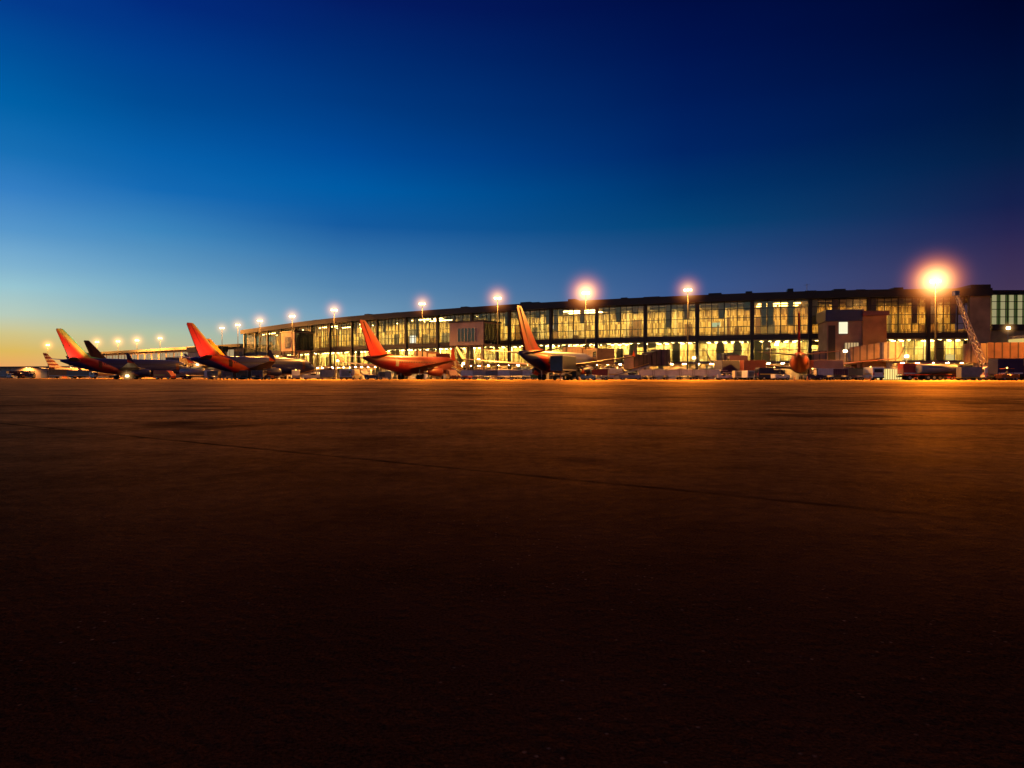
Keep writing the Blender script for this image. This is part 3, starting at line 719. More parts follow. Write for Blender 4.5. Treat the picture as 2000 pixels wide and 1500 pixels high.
# ------------------------------------------------------------------ jet bridges
def jet_bridge(label, A_, B_, zA=5.2, zB=3.6, mat=None, mat2=None):
    A_ = Vector((*A_, 0)); B_ = Vector((*B_, 0)); d = B_ - A_; L = d.length; ang = math.atan2(d.y, d.x)
    t = thing('jet_bridge', label, 'jet bridge', A_, ang, 'jet bridges between terminal and jets')
    mat = mat or M['tan']; mat2 = mat2 or M['wgrey']
    MB().tube((0, 0, zA - 1.2), (0, 0, zA + 2.6), 2.3, 2.3, 14).build('rotunda', mat2, t)
    MB().tube((0, 0, 0), (0, 0, zA - 1.2), .6, .6, 12).build('rotunda_pillar', M['conc'], t)
    z = lambda u: zA + (zB - zA) * u
    def seg(u0, u1, w_, h_, nm, mt):
        b = MB(); b.bar((L*u0, 0, z(u0) + 1.2), (L*u1, 0, z(u1) + 1.2), w_, h_); return b.build(nm, mt, t)
    s1 = seg(.07, .56, 3.3, 3.1, 'tunnel_section', mat); s2 = seg(.5, .9, 2.8, 2.6, 'tunnel_section', mat2)
    MB().box(L*.9, L*.9 + 3.2, -1.8, 1.8, zB - .3, zB + 2.9).build('cab', mat, t)
    MB().box(L*.9 + .6, L*.9 + 2.6, -1.86, -1.803, zB + 1.2, zB + 2.3).build('cab_window', M['dglass'], t)
    MB().box(L*.76 - .35, L*.76 + .35, -1.7, -1.3, .9, z(.76) - .3).build('support_leg', M['galv'], t)
    MB().box(L*.76 - .35, L*.76 + .35, 1.3, 1.7, .9, z(.76) - .3).build('support_leg', M['galv'], t)
    MB().box(L*.76 - .3, L*.76 + .3, -1.75, 1.75, .6, .9).build('axle_beam', M['galv'], t)
    for sd in (-1, 1):
        MB().tube((L*.76, sd*1.5 - .2, .5), (L*.76, sd*1.5 + .2, .5), .5, .5, 14).build('wheel', M['black'], t)
    st = MB()
    for k in range(10): st.box(L*.88 + 1 - .5, L*.88 + 1 + .5, 1.85 + k*.32, 2.15 + k*.32, (zB - .3)*(1 - k/10) - .1, (zB - .3)*(1 - k/10))
    st.bar((L*.88 + 1.55, 1.85, zB), (L*.88 + 1.55, 5.0, .3), .06, .3).build('service_stair', M['galv'], t)
    return t
def nose_door(px, Y, h, side=1, fx=29.4, off=2.9):
    x, y, _ = tail_at(px, Y); c, s = math.cos(h), math.sin(h)
    return (x + c*fx - s*off*side, y + s*fx + c*off*side)
def front(px, d):
    P, A = onbay(px); return (P.x + math.sin(A)*d, P.y - math.cos(A)*d)
jet_bridge('long low pale jet bridge reaching toward the leftmost large jet', (-118, 262), nose_door(110, 168, hd(.6, .8)), 5.4, 3.4, M['rib_grey'], M['rib_tan'])
jet_bridge('long jet bridge with dark underside right of the golden yellow tail', front(560, 14), nose_door(365, 150, hd(.6, .8)), 5.2, 3.4, M['rib_tan'], M['rib_brown'])
jet_bridge('jet bridge behind the nose of the all red-orange tailed jet', front(880, 13), nose_door(703, 143, hd(.57, .82)), 5.2, 3.4, M['rib_orange'], M['rib_tan'])
jet_bridge('jet bridge behind the fourth tail, its stairs before lit glazing', front(1150, 13.5), nose_door(1009, 114, hd(.48, .87), -1, 29.4, 4.2), 5.0, 3.4, M['rib_tan'], M['rib_brown'])
jet_bridge('jet bridge sloping down from the dark gatehouse tower', front(1690, 14), nose_door(1560, 124, hd(.40, .92), -1, 27.5, 4.6), 5.0, 3.3, M['rib_tan'], M['rib_grey'])
jet_bridge('bright orange-lit jet bridge cut by the right frame edge', (92.5, 136), (113, 128), 4.6, 4.4, M['rib_orange'], M['rib_tan'])
jet_bridge('dim jet bridge under the first lit storey between two mast lamps', front(1300, 6), (29, 158), 4.4, 2.8, M['rib_plum'], M['rib_plum'])
jet_bridge('flat jet bridge left of the head-on tail', front(1420, 6), (48, 146), 3.4, 2.2, M['rib_plum'], M['navy'])

# ------------------------------------------------------------------ lamp masts
def halo_mat(name, strength, power=3.0, core=(1, .66, .22), mid=(1, .25, .04), rim=(.7, .12, .06)):  # lens glow around a lamp, put into an emissive volume
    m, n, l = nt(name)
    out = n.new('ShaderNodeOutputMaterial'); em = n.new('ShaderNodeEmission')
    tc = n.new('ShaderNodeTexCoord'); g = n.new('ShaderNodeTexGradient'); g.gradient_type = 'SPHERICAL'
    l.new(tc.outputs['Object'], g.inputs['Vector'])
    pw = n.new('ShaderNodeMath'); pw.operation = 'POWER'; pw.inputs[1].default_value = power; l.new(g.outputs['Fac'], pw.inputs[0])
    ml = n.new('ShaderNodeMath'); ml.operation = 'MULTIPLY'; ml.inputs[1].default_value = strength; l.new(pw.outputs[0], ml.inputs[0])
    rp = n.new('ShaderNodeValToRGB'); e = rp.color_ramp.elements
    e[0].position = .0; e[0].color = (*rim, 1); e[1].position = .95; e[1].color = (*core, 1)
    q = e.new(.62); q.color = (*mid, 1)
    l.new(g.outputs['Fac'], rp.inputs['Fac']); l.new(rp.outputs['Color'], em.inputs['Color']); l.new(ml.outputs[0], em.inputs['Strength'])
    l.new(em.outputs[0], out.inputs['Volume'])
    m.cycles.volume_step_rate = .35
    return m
LENS = glow('sodium_lamp_lens', (1, .62, .2), 40)
SODIUM = (1.0, .36, .05)
def lamp_mast(px, py, label, power, Hm=18.6, halo_r=5.0, halo_s=.35, Y=None, heads=3, lens=.30, hp=5.0):
    if Y is None: Y = (Hm - CAMZ) * F / (HZ - py)
    X = pt(px, Y)
    t = thing('lamp_mast', label, 'lamp mast', (X, Y, 0), math.atan2(-Y, -X) + math.pi/2, 'tall floodlight masts along the stands')
    MB().tube((0, 0, 0), (0, 0, Hm + .5), .17, .08, 10).build('pole', M['black'], t)
    MB().box(-.45, .45, -.45, .45, 0, .5).build('base', M['conc'], t)
    MB().bar((-.75, 0, Hm), (.75, 0, Hm), .12, .12).build('crossarm', M['galv'], t)
    for k in range(heads):
        x = -.58 + 1.16 * k / max(1, heads - 1)
        h_ = MB().box(x - .26, x + .26, -.42, -.08, Hm - .28, Hm + .22).build('floodlight', M['grey'], t)
        MB().box(x - lens*.8, x + lens*.8, -.47, -.425, Hm - lens*.8, Hm + lens*.7).build('lens', LENS, h_)
    hm = halo_mat('glow_halo_%d' % px, halo_s, hp)
    o = MB().ellip((0, 0, 0), 1, 1, 1, 24, 14).build('glow_halo', hm, t, (0, -.6, Hm)); o.scale = (halo_r,)*3  # added glowing sphere imitates the bloom around the floodlights; no real haze
    ld = bpy.data.lights.new('mast_light', 'SPOT'); ld.energy = power; ld.color = SODIUM; ld.shadow_soft_size = .45
    ld.spot_size = R(155); ld.spot_blend = .35
    lo = bpy.data.objects.new('mast_light', ld); COL.objects.link(lo); lo.parent = t; lo.location = (0, -1.1, Hm); lo.rotation_euler = (R(-32), 0, 0)
    return t
PW = 62000
masts = [  # px, py, label, power, halo radius, halo strength, lens, halo falloff
    (1826, 550, 'nearest and brightest lamp mast, at the right end of the terminal', 2.9*PW, 11.5, 2.0, .33, 7.5),
    (1343, 567, 'lamp mast second from the right, its glow touching the roof edge', 1.0*PW, 6.8, 1.0, .24, 7),
    (1144, 573, 'lamp mast with strong glow right of the fourth red tail', 1.4*PW, 9, 1.5, .28, 7),
    (972, 583, 'lamp mast in front of the tan gatehouse beside the fourth tail', 1.0*PW, 7.0, 1.05, .24, 7),
    (825, 594, 'lamp mast over the roof edge right of the third tail', 1.0*PW, 6.4, .9, .23, 7),
    (653, 606, 'lamp mast left of the third tail, above the dark gatehouse side', 1.0*PW, 6.4, .9, .23, 7),
    (571, 618, 'lamp mast above the left gatehouse', 1.0*PW, 6.6, .8, .23, 7),
    (508, 627, 'lamp mast above the left end of the glass terminal', 1.0*PW, 7.0, .75, .23, 7),
    (465, 635, 'lamp mast in sky just left of the glass terminal', .9*PW, 6.6, .6, .22, 7),
    (434, 641, 'lamp mast in sky right of the golden yellow fin', .9*PW, 6.6, .5, .22, 7),
    (313, 661, 'far lamp mast nearest the second tail on its left', 1.6*PW, 7.5, .55, .22, 7),
    (268, 665, 'far lamp mast, middle of three over the low concourse', 1.6*PW, 9, .6, .24, 7),
    (231, 667, 'far lamp mast, leftmost of three over the low concourse', 1.6*PW, 9, .6, .24, 7),
    (190, 668, 'far lamp mast beside the dark brown fin', 1.4*PW, 9, .5, .24, 7),
    (94, 674, 'far lamp mast over the red and white banded fin', 1.4*PW, 9, .6, .24, 7),
]
for px, py, lab, pw_, hr, hs, ln, hp in masts: lamp_mast(px, py, lab, pw_, halo_r=hr, halo_s=hs, lens=ln, hp=hp)
lamp_mast(2110, 545, 'lamp mast beyond the right edge of the view', 1.8*PW, halo_r=9, halo_s=1.6, hp=5)

# ------------------------------------------------------------------ ground vehicles
BEACON = glow('amber_beacon', (1, .5, .1), 14)
_bc = [0]
def beacon(t, x, y, z):
    _bc[0] += 1
    if _bc[0] % 2: MB().tube((x, y, z), (x, y, z + .16), .1, .07, 10).build('beacon', BEACON, t)
def wheels(t, xs, yw, r=.34, wd=.24):
    for x in xs:
        for sd in (-1, 1):
            w_ = MB().tube((x, sd*yw - wd/2*sd, r), (x, sd*yw + wd/2*sd, r), r, r, 14).build('wheel', M['black'], t)
            MB().tube((x, sd*yw + (wd/2 + .003)*sd, r), (x, sd*yw + (wd/2 + .02)*sd, r), r*.5, r*.5, 10).build('rim', M['metal'], w_)
def van(label, loc, rz, mat, group='service vans and trucks around the stands', lit=False):
    t = thing('service_van', label, 'van', loc, rz, group)
    b = MB(); b.prism([(-2.6, .35), (2.5, .35), (2.6, .95), (2.35, 1.2), (1.5, 2.1), (1.2, 2.25), (-2.5, 2.3), (-2.65, 2.1)], -.95, .95)
    b.build('body', mat, t, bevel=.06)
    MB().prism([(1.62, 1.35), (2.12, 1.3), (1.5, 2.0), (1.2, 2.05)], -.97, .97).build('cab_window', M['dglass'], t)
    MB().box(-2.72, -2.66, -.7, .7, 1.35, 1.95).build('rear_window', M['dglass'], t)
    MB().box(-2.75, -2.6, -.9, .9, .35, .55).build('bumper', M['black'], t)
    for sd in (-1, 1):
        MB().box(2.56, 2.66, sd*.7 - .15, sd*.7 + .15, .7, .9).build('headlight', glow('headlamp', (1, .85, .55), 25) if lit else M['metal'], t)
        MB().box(-2.74, -2.66, sd*.8 - .08, sd*.8 + .08, .9, 1.3).build('tail_light', M['red'], t)
    beacon(t, .6, 0, 2.28)
    MB().box(-2.4, .8, .953, .965, 1.0, 1.18).build('reflective_stripe', M['yellow'], t); MB().box(-2.4, .8, -.965, -.953, 1.0, 1.18).build('reflective_stripe', M['yellow'], t)
    wheels(t, (-1.6, 1.7), .84)
    return t
def box_truck(label, loc, rz, cabm, boxm, lift=0.0, L=5.2, H=2.6, group='service vans and trucks around the stands'):
    t = thing('box_truck', label, 'truck', loc, rz, group)
    MB().box(-L - .2, 2.4, -.45, .45, .55, .85).build('chassis', M['black'], t)
    MB().prism([(.45, .6), (2.5, .6), (2.5, 1.4), (2.2, 2.45), (.45, 2.5)], -1.1, 1.1).build('cab', cabm, t, bevel=.05)
    MB().prism([(2.27, 1.5), (2.54, 1.5), (2.3, 2.3), (2.05, 2.3)], -1.0, 1.0).build('windscreen', M['dglass'], t)
    MB().box(1.0, 1.9, -1.12, 1.12, 1.55, 2.2).build('cab_window', M['dglass'], t)
    MB().box(-L, .3, -1.2, 1.2, 1.0 + lift, 1.0 + H + lift).build('cargo_box', boxm, t, bevel=.04)
    if lift > .3:
        s = MB(); 
        for sd in (-1, 1): s.bar((-L + .5, sd*.7, .9), (-.4, sd*.7, 1.0 + lift), .1, .18).bar((-.4, sd*.7, .9), (-L + .5, sd*.7, 1.0 + lift), .1, .18)
        s.build('scissor_lift', M['galv'], t)
    MB().box(-L - .3, -L - .1, -1.1, 1.1, .5, .7).build('bumper', M['black'], t)
    for sd in (-1, 1):
        MB().box(2.5, 2.56, sd*.8 - .15, sd*.8 + .15, .8, 1.0).build('headlight', M['metal'], t)
        MB().box(-L - .33, -L - .3, sd*.9 - .1, sd*.9 + .1, .75, .9).build('tail_light', M['red'], t)
    beacon(t, 1.2, 0, 2.5)
    MB().box(-L + .1, .2, -1.215, -1.203, 1.1 + lift, 1.28 + lift).build('reflective_stripe', M['white'], t)
    wheels(t, (-L*.75, 1.5), .95, .45, .3)
    return t
def fuel_truck(label, loc, rz, cabm, tankm):
    t = thing('fuel_truck', label, 'truck', loc, rz, 'service vans and trucks around the stands')
    MB().box(-6, 2.4, -.45, .45, .6, .9).build('chassis', M['black'], t)
    MB().prism([(.45, .6), (2.5, .6), (2.5, 1.4), (2.2, 2.45), (.45, 2.5)], -1.1, 1.1).build('cab', cabm, t, bevel=.05)
    MB().prism([(2.27, 1.5), (2.54, 1.5), (2.3, 2.3), (2.05, 2.3)], -1.0, 1.0).build('windscreen', M['dglass'], t)
    b = MB(); n = 18
    b.loft([[(x, 1.15*s*math.cos(2*math.pi*i/n), 1.95 + .85*s*math.sin(2*math.pi*i/n)) for i in range(n)] for x, s in ((-6, .7), (-5.8, 1), (.1, 1), (.25, .7))])
    b.build('tank', tankm, t, smooth=True)
    MB().bar((-5.6, 0, 2.9), (-.1, 0, 2.9), .6, .12).build('catwalk', M['galv'], t)
    wheels(t, (-4.9, -3.9, 1.5), .95, .45, .3)
    return t
def tug(label, loc, rz, mat):
    t = thing('baggage_tug', label, 'tug', loc, rz, 'baggage tugs')
    MB().prism([(-1.4, .35), (1.4, .35), (1.45, .9), (.3, 1.0), (.1, .75), (-.5, .75), (-.6, 1.05), (-1.45, 1.0)], -.7, .7).build('body', mat, t, bevel=.03)
    f = MB()
    for x in (-.7, .45):
        for sd in (-1, 1): f.bar((x, sd*.62, .95), (x*.9, sd*.6, 1.85), .06, .06)
    f.build('canopy_frame', M['black'], t)
    MB().box(-.85, .6, -.68, .68, 1.85, 1.92).build('canopy', mat, t)
    MB().box(-.45, -.05, -.5, .5, .76, .95).build('seat', M['black'], t)
    MB().tube((.12, .3, .95), (.05, .3, 1.25), .03).tube((.03, .3, 1.25), (.0, .3, 1.3), .18, .18, 12).build('steering_wheel', M['black'], t)
    beacon(t, -.1, 0, 1.92)
    wheels(t, (-.95, .95), .6, .3, .2)
    return t
def cart(label, loc, rz, curtain, roof):
    t = thing('baggage_cart', label, 'baggage cart', loc, rz, 'baggage carts')
    MB().box(-1.6, 1.6, -.75, .75, .48, .6).build('platform', M['grey'], t)
    MB().box(-1.65, 1.65, -.8, .8, 2.0, 2.08).build('roof', roof, t)
    for x in (-1.55, 1.55):
        for sd in (-1, 1): MB().bar((x, sd*.71, .6), (x, sd*.71, 2.0), .06, .06).build('post', M['galv'], t)
    c = MB(); n = 14
    for a in range(n):
        x0 = -1.48 + 2.96*a/n; x1 = -1.48 + 2.96*(a+1)/n; y = .66 + (.04 if a % 2 else 0)
        c.box(x0, x1, -y - .01, -y + .01, .85, 1.97)
    c.build('curtain', curtain, t)
    MB().box(-1.5, -1.46, -.7, .7, .6, 1.95).build('end_panel', M['wgrey'], t); MB().box(1.46, 1.5, -.7, .7, .6, 1.95).build('end_panel', M['wgrey'], t)
    MB().bar((1.6, 0, .45), (2.4, 0, .4), .07, .07).build('tow_bar', M['black'], t)
    wheels(t, (-1.1, 1.1), .62, .24, .16)
    return t
def belt_loader(label, loc, rz, mat):
    t = thing('belt_loader', label, 'belt loader', loc, rz, 'belt loaders')
    MB().box(-2.2, 2.0, -.9, .2, .4, 1.0).build('chassis', mat, t, bevel=.04)
    MB().box(-.4, .7, -.9, -.2, 1.003, 1.35).build('seat_box', M['black'], t)
    MB().bar((-3.2, .45, .75), (3.6, .45, 2.7), .8, .22).build('belt_boom', M['wgrey'], t)
    MB().bar((-3.1, .45, .9), (3.5, .45, 2.83), .6, .03).build('belt', M['black'], t)
    r_ = MB()
    for sd in (.08, .82): r_.bar((-2.8, sd, 1.35), (3.4, sd, 3.15), .05, .05)
    r_.build('side_rail', M['yellow'], t)
    MB().bar((1.0, .45, .9), (1.8, .45, 2.1), .12, .12).build('lift_arm', M['galv'], t)
    wheels(t, (-1.5, 1.4), .72, .33, .2)
    return t
def gpu(label, loc, rz, mat):
    t = thing('ground_power_unit', label, 'power unit', loc, rz, 'ground power units')
    MB().box(-1.4, 1.4, -.8, .8, .45, 1.75).build('housing', mat, t, bevel=.06)
    v = MB()
    for k in range(6): v.box(-1.1, .1, -.83, -.803, .7 + k*.15, .78 + k*.15)
    v.build('vent_grille', M['black'], t)
    MB().bar((1.4, 0, .45), (2.3, 0, .4), .07, .07).build('tow_bar', M['black'], t)
    wheels(t, (-.9, .9), .7, .28, .18)
    return t
def dolly(label, clabel, loc, rz, cm):
    t = thing('container_dolly', label, 'dolly', loc, rz, 'container dollies')
    MB().box(-1.7, 1.7, -.85, .85, .38, .5).build('deck', M['yellow'], t)
    r_ = MB()
    for k in range(7): r_.tube((-1.5 + k*.5, -.8, .53), (-1.5 + k*.5, .8, .53), .045)
    r_.build('roller', M['metal'], t)
    wheels(t, (-1.2, 1.2), .66, .22, .14)
    c = thing('cargo_container', clabel, 'cargo container', (loc[0], loc[1], .58), rz, 'cargo containers on dollies')
    MB().prism([(-1.6, 0), (1.1, 0), (1.6, .5), (1.6, 1.6), (-1.6, 1.6)], -.76, .76).build('shell', cm, c, bevel=.02)
    MB().box(-1.2, .9, -.79, -.763, .2, 1.45).build('door_panel', M['galv'], c)
def cone(label, loc):
    t = thing('traffic_cone', label, 'cone', loc, 0, 'traffic cones')
    MB().tube((0, 0, .04), (0, 0, .72), .17, .03, 12).build('cone_body', M['orange'], t)
    MB().box(-.2, .2, -.2, .2, 0, .04).build('cone_base', M['black'], t)
def at_(px, Y): return (pt(px, Y), Y, 0)
# leftmost vehicles
van('dark service van with headlights on, far left beneath the rainbow tail', at_(262, 205), hd(-.35, -.94), M['grey'], lit=True)
box_truck('dark high-loading truck right of the rainbow-finned jet', at_(296, 190), hd(.9, .3), M['maroon'], M['navy'], .8)
box_truck('long dark truck with pale roof line behind the leftmost jet', at_(255, 235), hd(.98, -.1), M['grey'], M['navy'], 1.2, 7)
van('red service van left of the golden yellow fin', at_(322, 175), hd(.9, -.2), M['red'])
van('pale van under the stabilizer of the second tail', at_(350, 200), hd(1, 0), M['wgrey'])
fuel_truck('pale fuel truck under the rear of the second large jet', at_(398, 182), hd(1, .1), M['white'], M['wgrey'])
for k, px in enumerate((14, 36, 57)):
    box_truck(['white truck at the extreme left edge', 'maroon truck second from the left edge', 'pale truck third from the left edge'][k], at_(px, 330 + 5*k), hd(1, .1), [M['white'], M['maroon'], M['wgrey']][k], [M['wgrey'], M['maroon'], M['tan']][k], 0, 6)
box_truck('orange truck in front of the pale cargo shed', at_(136, 290), hd(1, 0), M['orange'], M['orange'], 0, 8, 2.8)
box_truck('brown truck with pale cab below the rainbow tail', at_(175, 262), hd(1, 0), M['white'], M['tan'], 0, 8, 2.2)
# between second and third tails
box_truck('red truck half hidden behind the second jet', at_(490, 172), hd(1, -.3), M['red'], M['maroon'], .2)
tug('maroon tug leading four carts right of the second jet', at_(522, 158), hd(1, -.3), M['maroon'])
for k in range(4):
    cart('plum curtained baggage cart, %s behind the maroon tug' % ['first', 'second', 'third', 'fourth'][k], at_(506 - k*29, 158 + k*1.2), hd(1, -.3), [M['purple'], M['maroon'], M['purple'], M['navy']][k], M['wgrey'])
van('white van with round nose lit between the second and third tails', at_(578, 168), hd(.3, -1), M['white'])
belt_loader('belt loader left of the third tail', at_(610, 160), hd(.9, .4), M['white'])
dolly('yellow dolly left of the third tail', 'silver container on the dolly left of the third tail', at_(640, 152), hd(1, .2), M['galv'])
dolly('yellow dolly nearest the third tail on its left', 'white container nearest the third tail on its left', at_(678, 148), hd(1, .2), M['white'])
van('white van beneath the third tail with twin bright doors', at_(690, 150), hd(.2, 1), M['white'])
tug('dark tug under the third tail', at_(726, 146), hd(1, 0), M['navy'])
gpu('dark power unit under the rear of the third jet', at_(752, 146), hd(1, .1), M['grey'])
# between third and fourth
belt_loader('red belt loader at the nose of the third jet', at_(905, 150), hd(-.6, .8), M['red'])
van('plum van right of the third jet nose', at_(882, 160), hd(.3, -1), M['purple'])
for k in range(6):
    cart('pale curtained baggage cart, %s of six beneath the tan gatehouse, counted from left' % ['first', 'second', 'third', 'fourth', 'fifth', 'sixth'][k], at_(915 + k*24, 143 - k*.8), hd(1, -.1), [M['white'], M['wgrey'], M['grey'], M['white'], M['wgrey'], M['white']][k], M['grey'])
tug('green tug left of the fourth tail', at_(1050, 137), hd(1, -.1), M['green'])
van('white van right behind the carts, left of the fourth tail', at_(995, 152), hd(.9, .2), M['white'])
# right of fourth
box_truck('navy catering truck beside the fourth jet', at_(1112, 122), hd(.5, .86), M['navy'], M['navy'], .6)
tug('white tug right of the navy catering truck', at_(1150, 124), hd(.9, -.3), M['white'])
cart('red curtained cart behind the white tug', at_(1172, 126), hd(.9, -.2), M['red'], M['maroon'])
van('white van in front of lit lower windows right of the fourth jet', at_(1200, 132), hd(.9, .1), M['white'])
belt_loader('pale belt loader parked right of the white van', at_(1232, 130), hd(.9, -.2), M['wgrey'])
for k in range(6):
    cart('white curtained baggage cart, %s of six in the long row, counted from left' % ['first', 'second', 'third', 'fourth', 'fifth', 'sixth'][k], at_(1262 + k*26, 138), hd(1, 0), M['white'], M['white'])
tug('white tug heading the long row of white carts', at_(1414, 137), hd(1, 0), M['white'])
box_truck('navy truck right of the white cart row', at_(1442, 140), hd(.9, .4), M['navy'], M['navy'], .3)
gpu('pale power unit right of the navy truck', at_(1447, 130), hd(1, 0), M['wgrey'])
gpu('white power unit left of the maroon truck', at_(1466, 128), hd(1, .4), M['white'])
box_truck('maroon truck left of the head-on jet', at_(1488, 136), hd(1, 0), M['maroon'], M['maroon'], .3, 4)
van('dark van left wing side of the head-on jet', at_(1506, 126), hd(1, 0), M['navy'])
tug('white tug under the left wing of the head-on jet', at_(1524, 120), hd(1, .2), M['white'])
# right of head-on jet
tug('dark tug right of the head-on jet', at_(1588, 118), hd(1, .1), M['navy'])
cart('white curtained cart nearest right of the head-on jet', at_(1607, 120), hd(1, .1), M['white'], M['white'])
cart('plum curtained cart second right of the head-on jet', at_(1636, 120.5), hd(1, .1), M['purple'], M['wgrey'])
cart('olive curtained cart third right of the head-on jet', at_(1664, 121), hd(1, .1), M['part'], M['green'])
box_truck('plum truck beneath the dark gatehouse', at_(1640, 130), hd(1, -.1), M['purple'], M['tan'], .2)
van('pale van with dark rear window left of the bright yellow shelter', at_(1703, 120), hd(.1, 1), M['white'])
# lit yellow shelter
t = thing('equipment_shelter', 'brightly lit pale yellow shelter with vertical ribs on the apron', 'shelter', at_(1737, 122), hd(1, .1))
MB().box(-1.9, 1.9, -.9, .9, 0, .12).build('base', M['conc'], t)
MB().box(-1.95, 1.95, -1.0, 1.0, 2.0, 2.12).build('roof', M['white'], t)
MB().box(-1.8, 1.8, -.75, .8, .12, 2.0).build('lit_wall', glow('shelter_light', (1, .78, .25), 1.1), t)
r_ = MB()
for k in range(9): r_.box(-1.85 + k*.455, -1.78 + k*.455, -.84, -.76, .12, 2.0)
r_.build('rib', M['yellow'], t)
box_truck('all-red box truck right of the yellow shelter', at_(1812, 118), hd(1, -.15), M['red'], M['red'], 0, 4.4, 1.9)
van('red van directly behind the red truck', at_(1790, 122), hd(.8, .5), M['red'])
van('pink-red van left of the leaning boom base', at_(1868, 128), hd(1, .1), M['red'])
fuel_truck('dark fuel truck right of the red truck', at_(1862, 116), hd(1, 0), M['navy'], M['grey'])
dolly('yellow dolly before the leaning boom truck', 'silver container before the leaning boom truck', at_(1893, 110), hd(1, -.1), M['galv'])
van('white van near the right edge', at_(1952, 118), hd(.9, -.2), M['white'])
box_truck('plum truck cut by the right edge', at_(1985, 116), hd(1, 0), M['purple'], M['navy'], 0, 4)
tug('orange tug near the right edge', at_(1968, 108), hd(1, 0), M['orange'])
for k, px in enumerate((1095, 1131, 1552, 1577, 1700)):
    cone(['orange cone left of the navy catering truck', 'orange cone right of the navy catering truck', 'orange cone left behind the head-on tail', 'orange cone right behind the head-on tail', 'orange cone before the pale van'][k], at_(px, [108, 110, 108, 108, 110][k]))
rr = random.Random(3)
ordn = ['first', 'second', 'third', 'fourth', 'fifth', 'sixth', 'seventh', 'eighth', 'ninth', 'tenth', 'eleventh', 'twelfth', 'thirteenth', 'fourteenth', 'fifteenth', 'sixteenth', 'seventeenth', 'eighteenth']
for k, px in enumerate([640, 668, 725, 792, 850, 905, 940, 1030, 1075, 1125, 1185, 1228, 1290, 1325, 1388, 1480, 1735, 1850]):
    d_ = rr.choice([4.5, 6, 8]); P_ = front(px, d_); _, A_ = onbay(px)
    nm, mt = rr.choice([('silver', 'galv'), ('white', 'white'), ('grey', 'grey'), ('cream', 'part3')])
    c = thing('cargo_container', '%s cargo container standing near the terminal wall, %s from the left in that line' % (nm, ordn[k]), 'cargo container', (P_[0], P_[1], 0), A_ + rr.uniform(-.2, .2), 'cargo containers along the terminal wall')
    h_ = rr.choice([1.6, 1.6, 2.4])
    MB().prism([(-1.6, .12), (1.1, .12), (1.6, .6), (1.6, h_), (-1.6, h_)], -.76, .76).build('shell', M[mt], c, bevel=.02)
    MB().box(-1.2, .9, -.79, -.763, .3, h_ - .15).build('door_panel', M['metal'], c)
    MB().box(-1.62, 1.12, -.8, .8, .003, .118).build('base_pallet', M['galv'], c)
# boom truck with tall leaning lattice boom
B0 = at_(1926, 122)
t = thing('boom_truck', 'red truck carrying a tall pale lattice boom leaning left', 'boom truck', B0, 0)
MB().box(-2.6, 4.0, -1.1, 1.1, .7, 1.25).build('chassis', M['red'], t)
MB().prism([(2.3, 1.0), (4.2, 1.0), (4.2, 1.7), (3.9, 2.6), (2.3, 2.6)], -1.1, 1.1).build('cab', M['red'], t, bevel=.05)
MB().prism([(3.97, 1.75), (4.24, 1.75), (4.0, 2.5), (3.75, 2.5)], -1, 1).build('windscreen', M['dglass'], t)
MB().tube((-.2, 0, 1.25), (-.2, 0, 2.1), .7, .6, 14).build('turntable', M['orange'], t)
lb = MB(); p0 = Vector((-.2, 0, 2.0)); p1 = Vector((-5.4, 0, 15.2)); d = (p1 - p0)
sd = Vector((0, 1, 0)) * .45; up = d.normalized().cross(Vector((0, 1, 0))) * .42
N = 18
for s1 in (-1, 1):
    for s2 in (-1, 1):
        lb.bar(p0 + sd*s1 + up*s2, p1 + sd*s1*.5 + up*s2*.5, .08, .08)
for k in range(N):
    a = p0 + d*(k/N); b_ = p0 + d*((k+1)/N); f0 = 1 - .5*k/N; f1 = 1 - .5*(k+1)/N
    for s1 in (-1, 1):
        s2 = 1 if k % 2 else -1
        lb.bar(a + sd*s1*f0 + up*s2*f0, b_ + sd*s1*f1 - up*s2*f1, .05, .05)
        lb.bar(a + up*s1*f0 + sd*s2*f0, b_ + up*s1*f1 - sd*s2*f1, .05, .05)
lb.build('lattice_boom', M['wgrey'], t)
MB().box(-5.9, -5.1, -.4, .4, 15.1, 15.9).build('basket', M['galv'], t)
wheels(t, (-1.8, 3.1), 1.0, .5, .34)

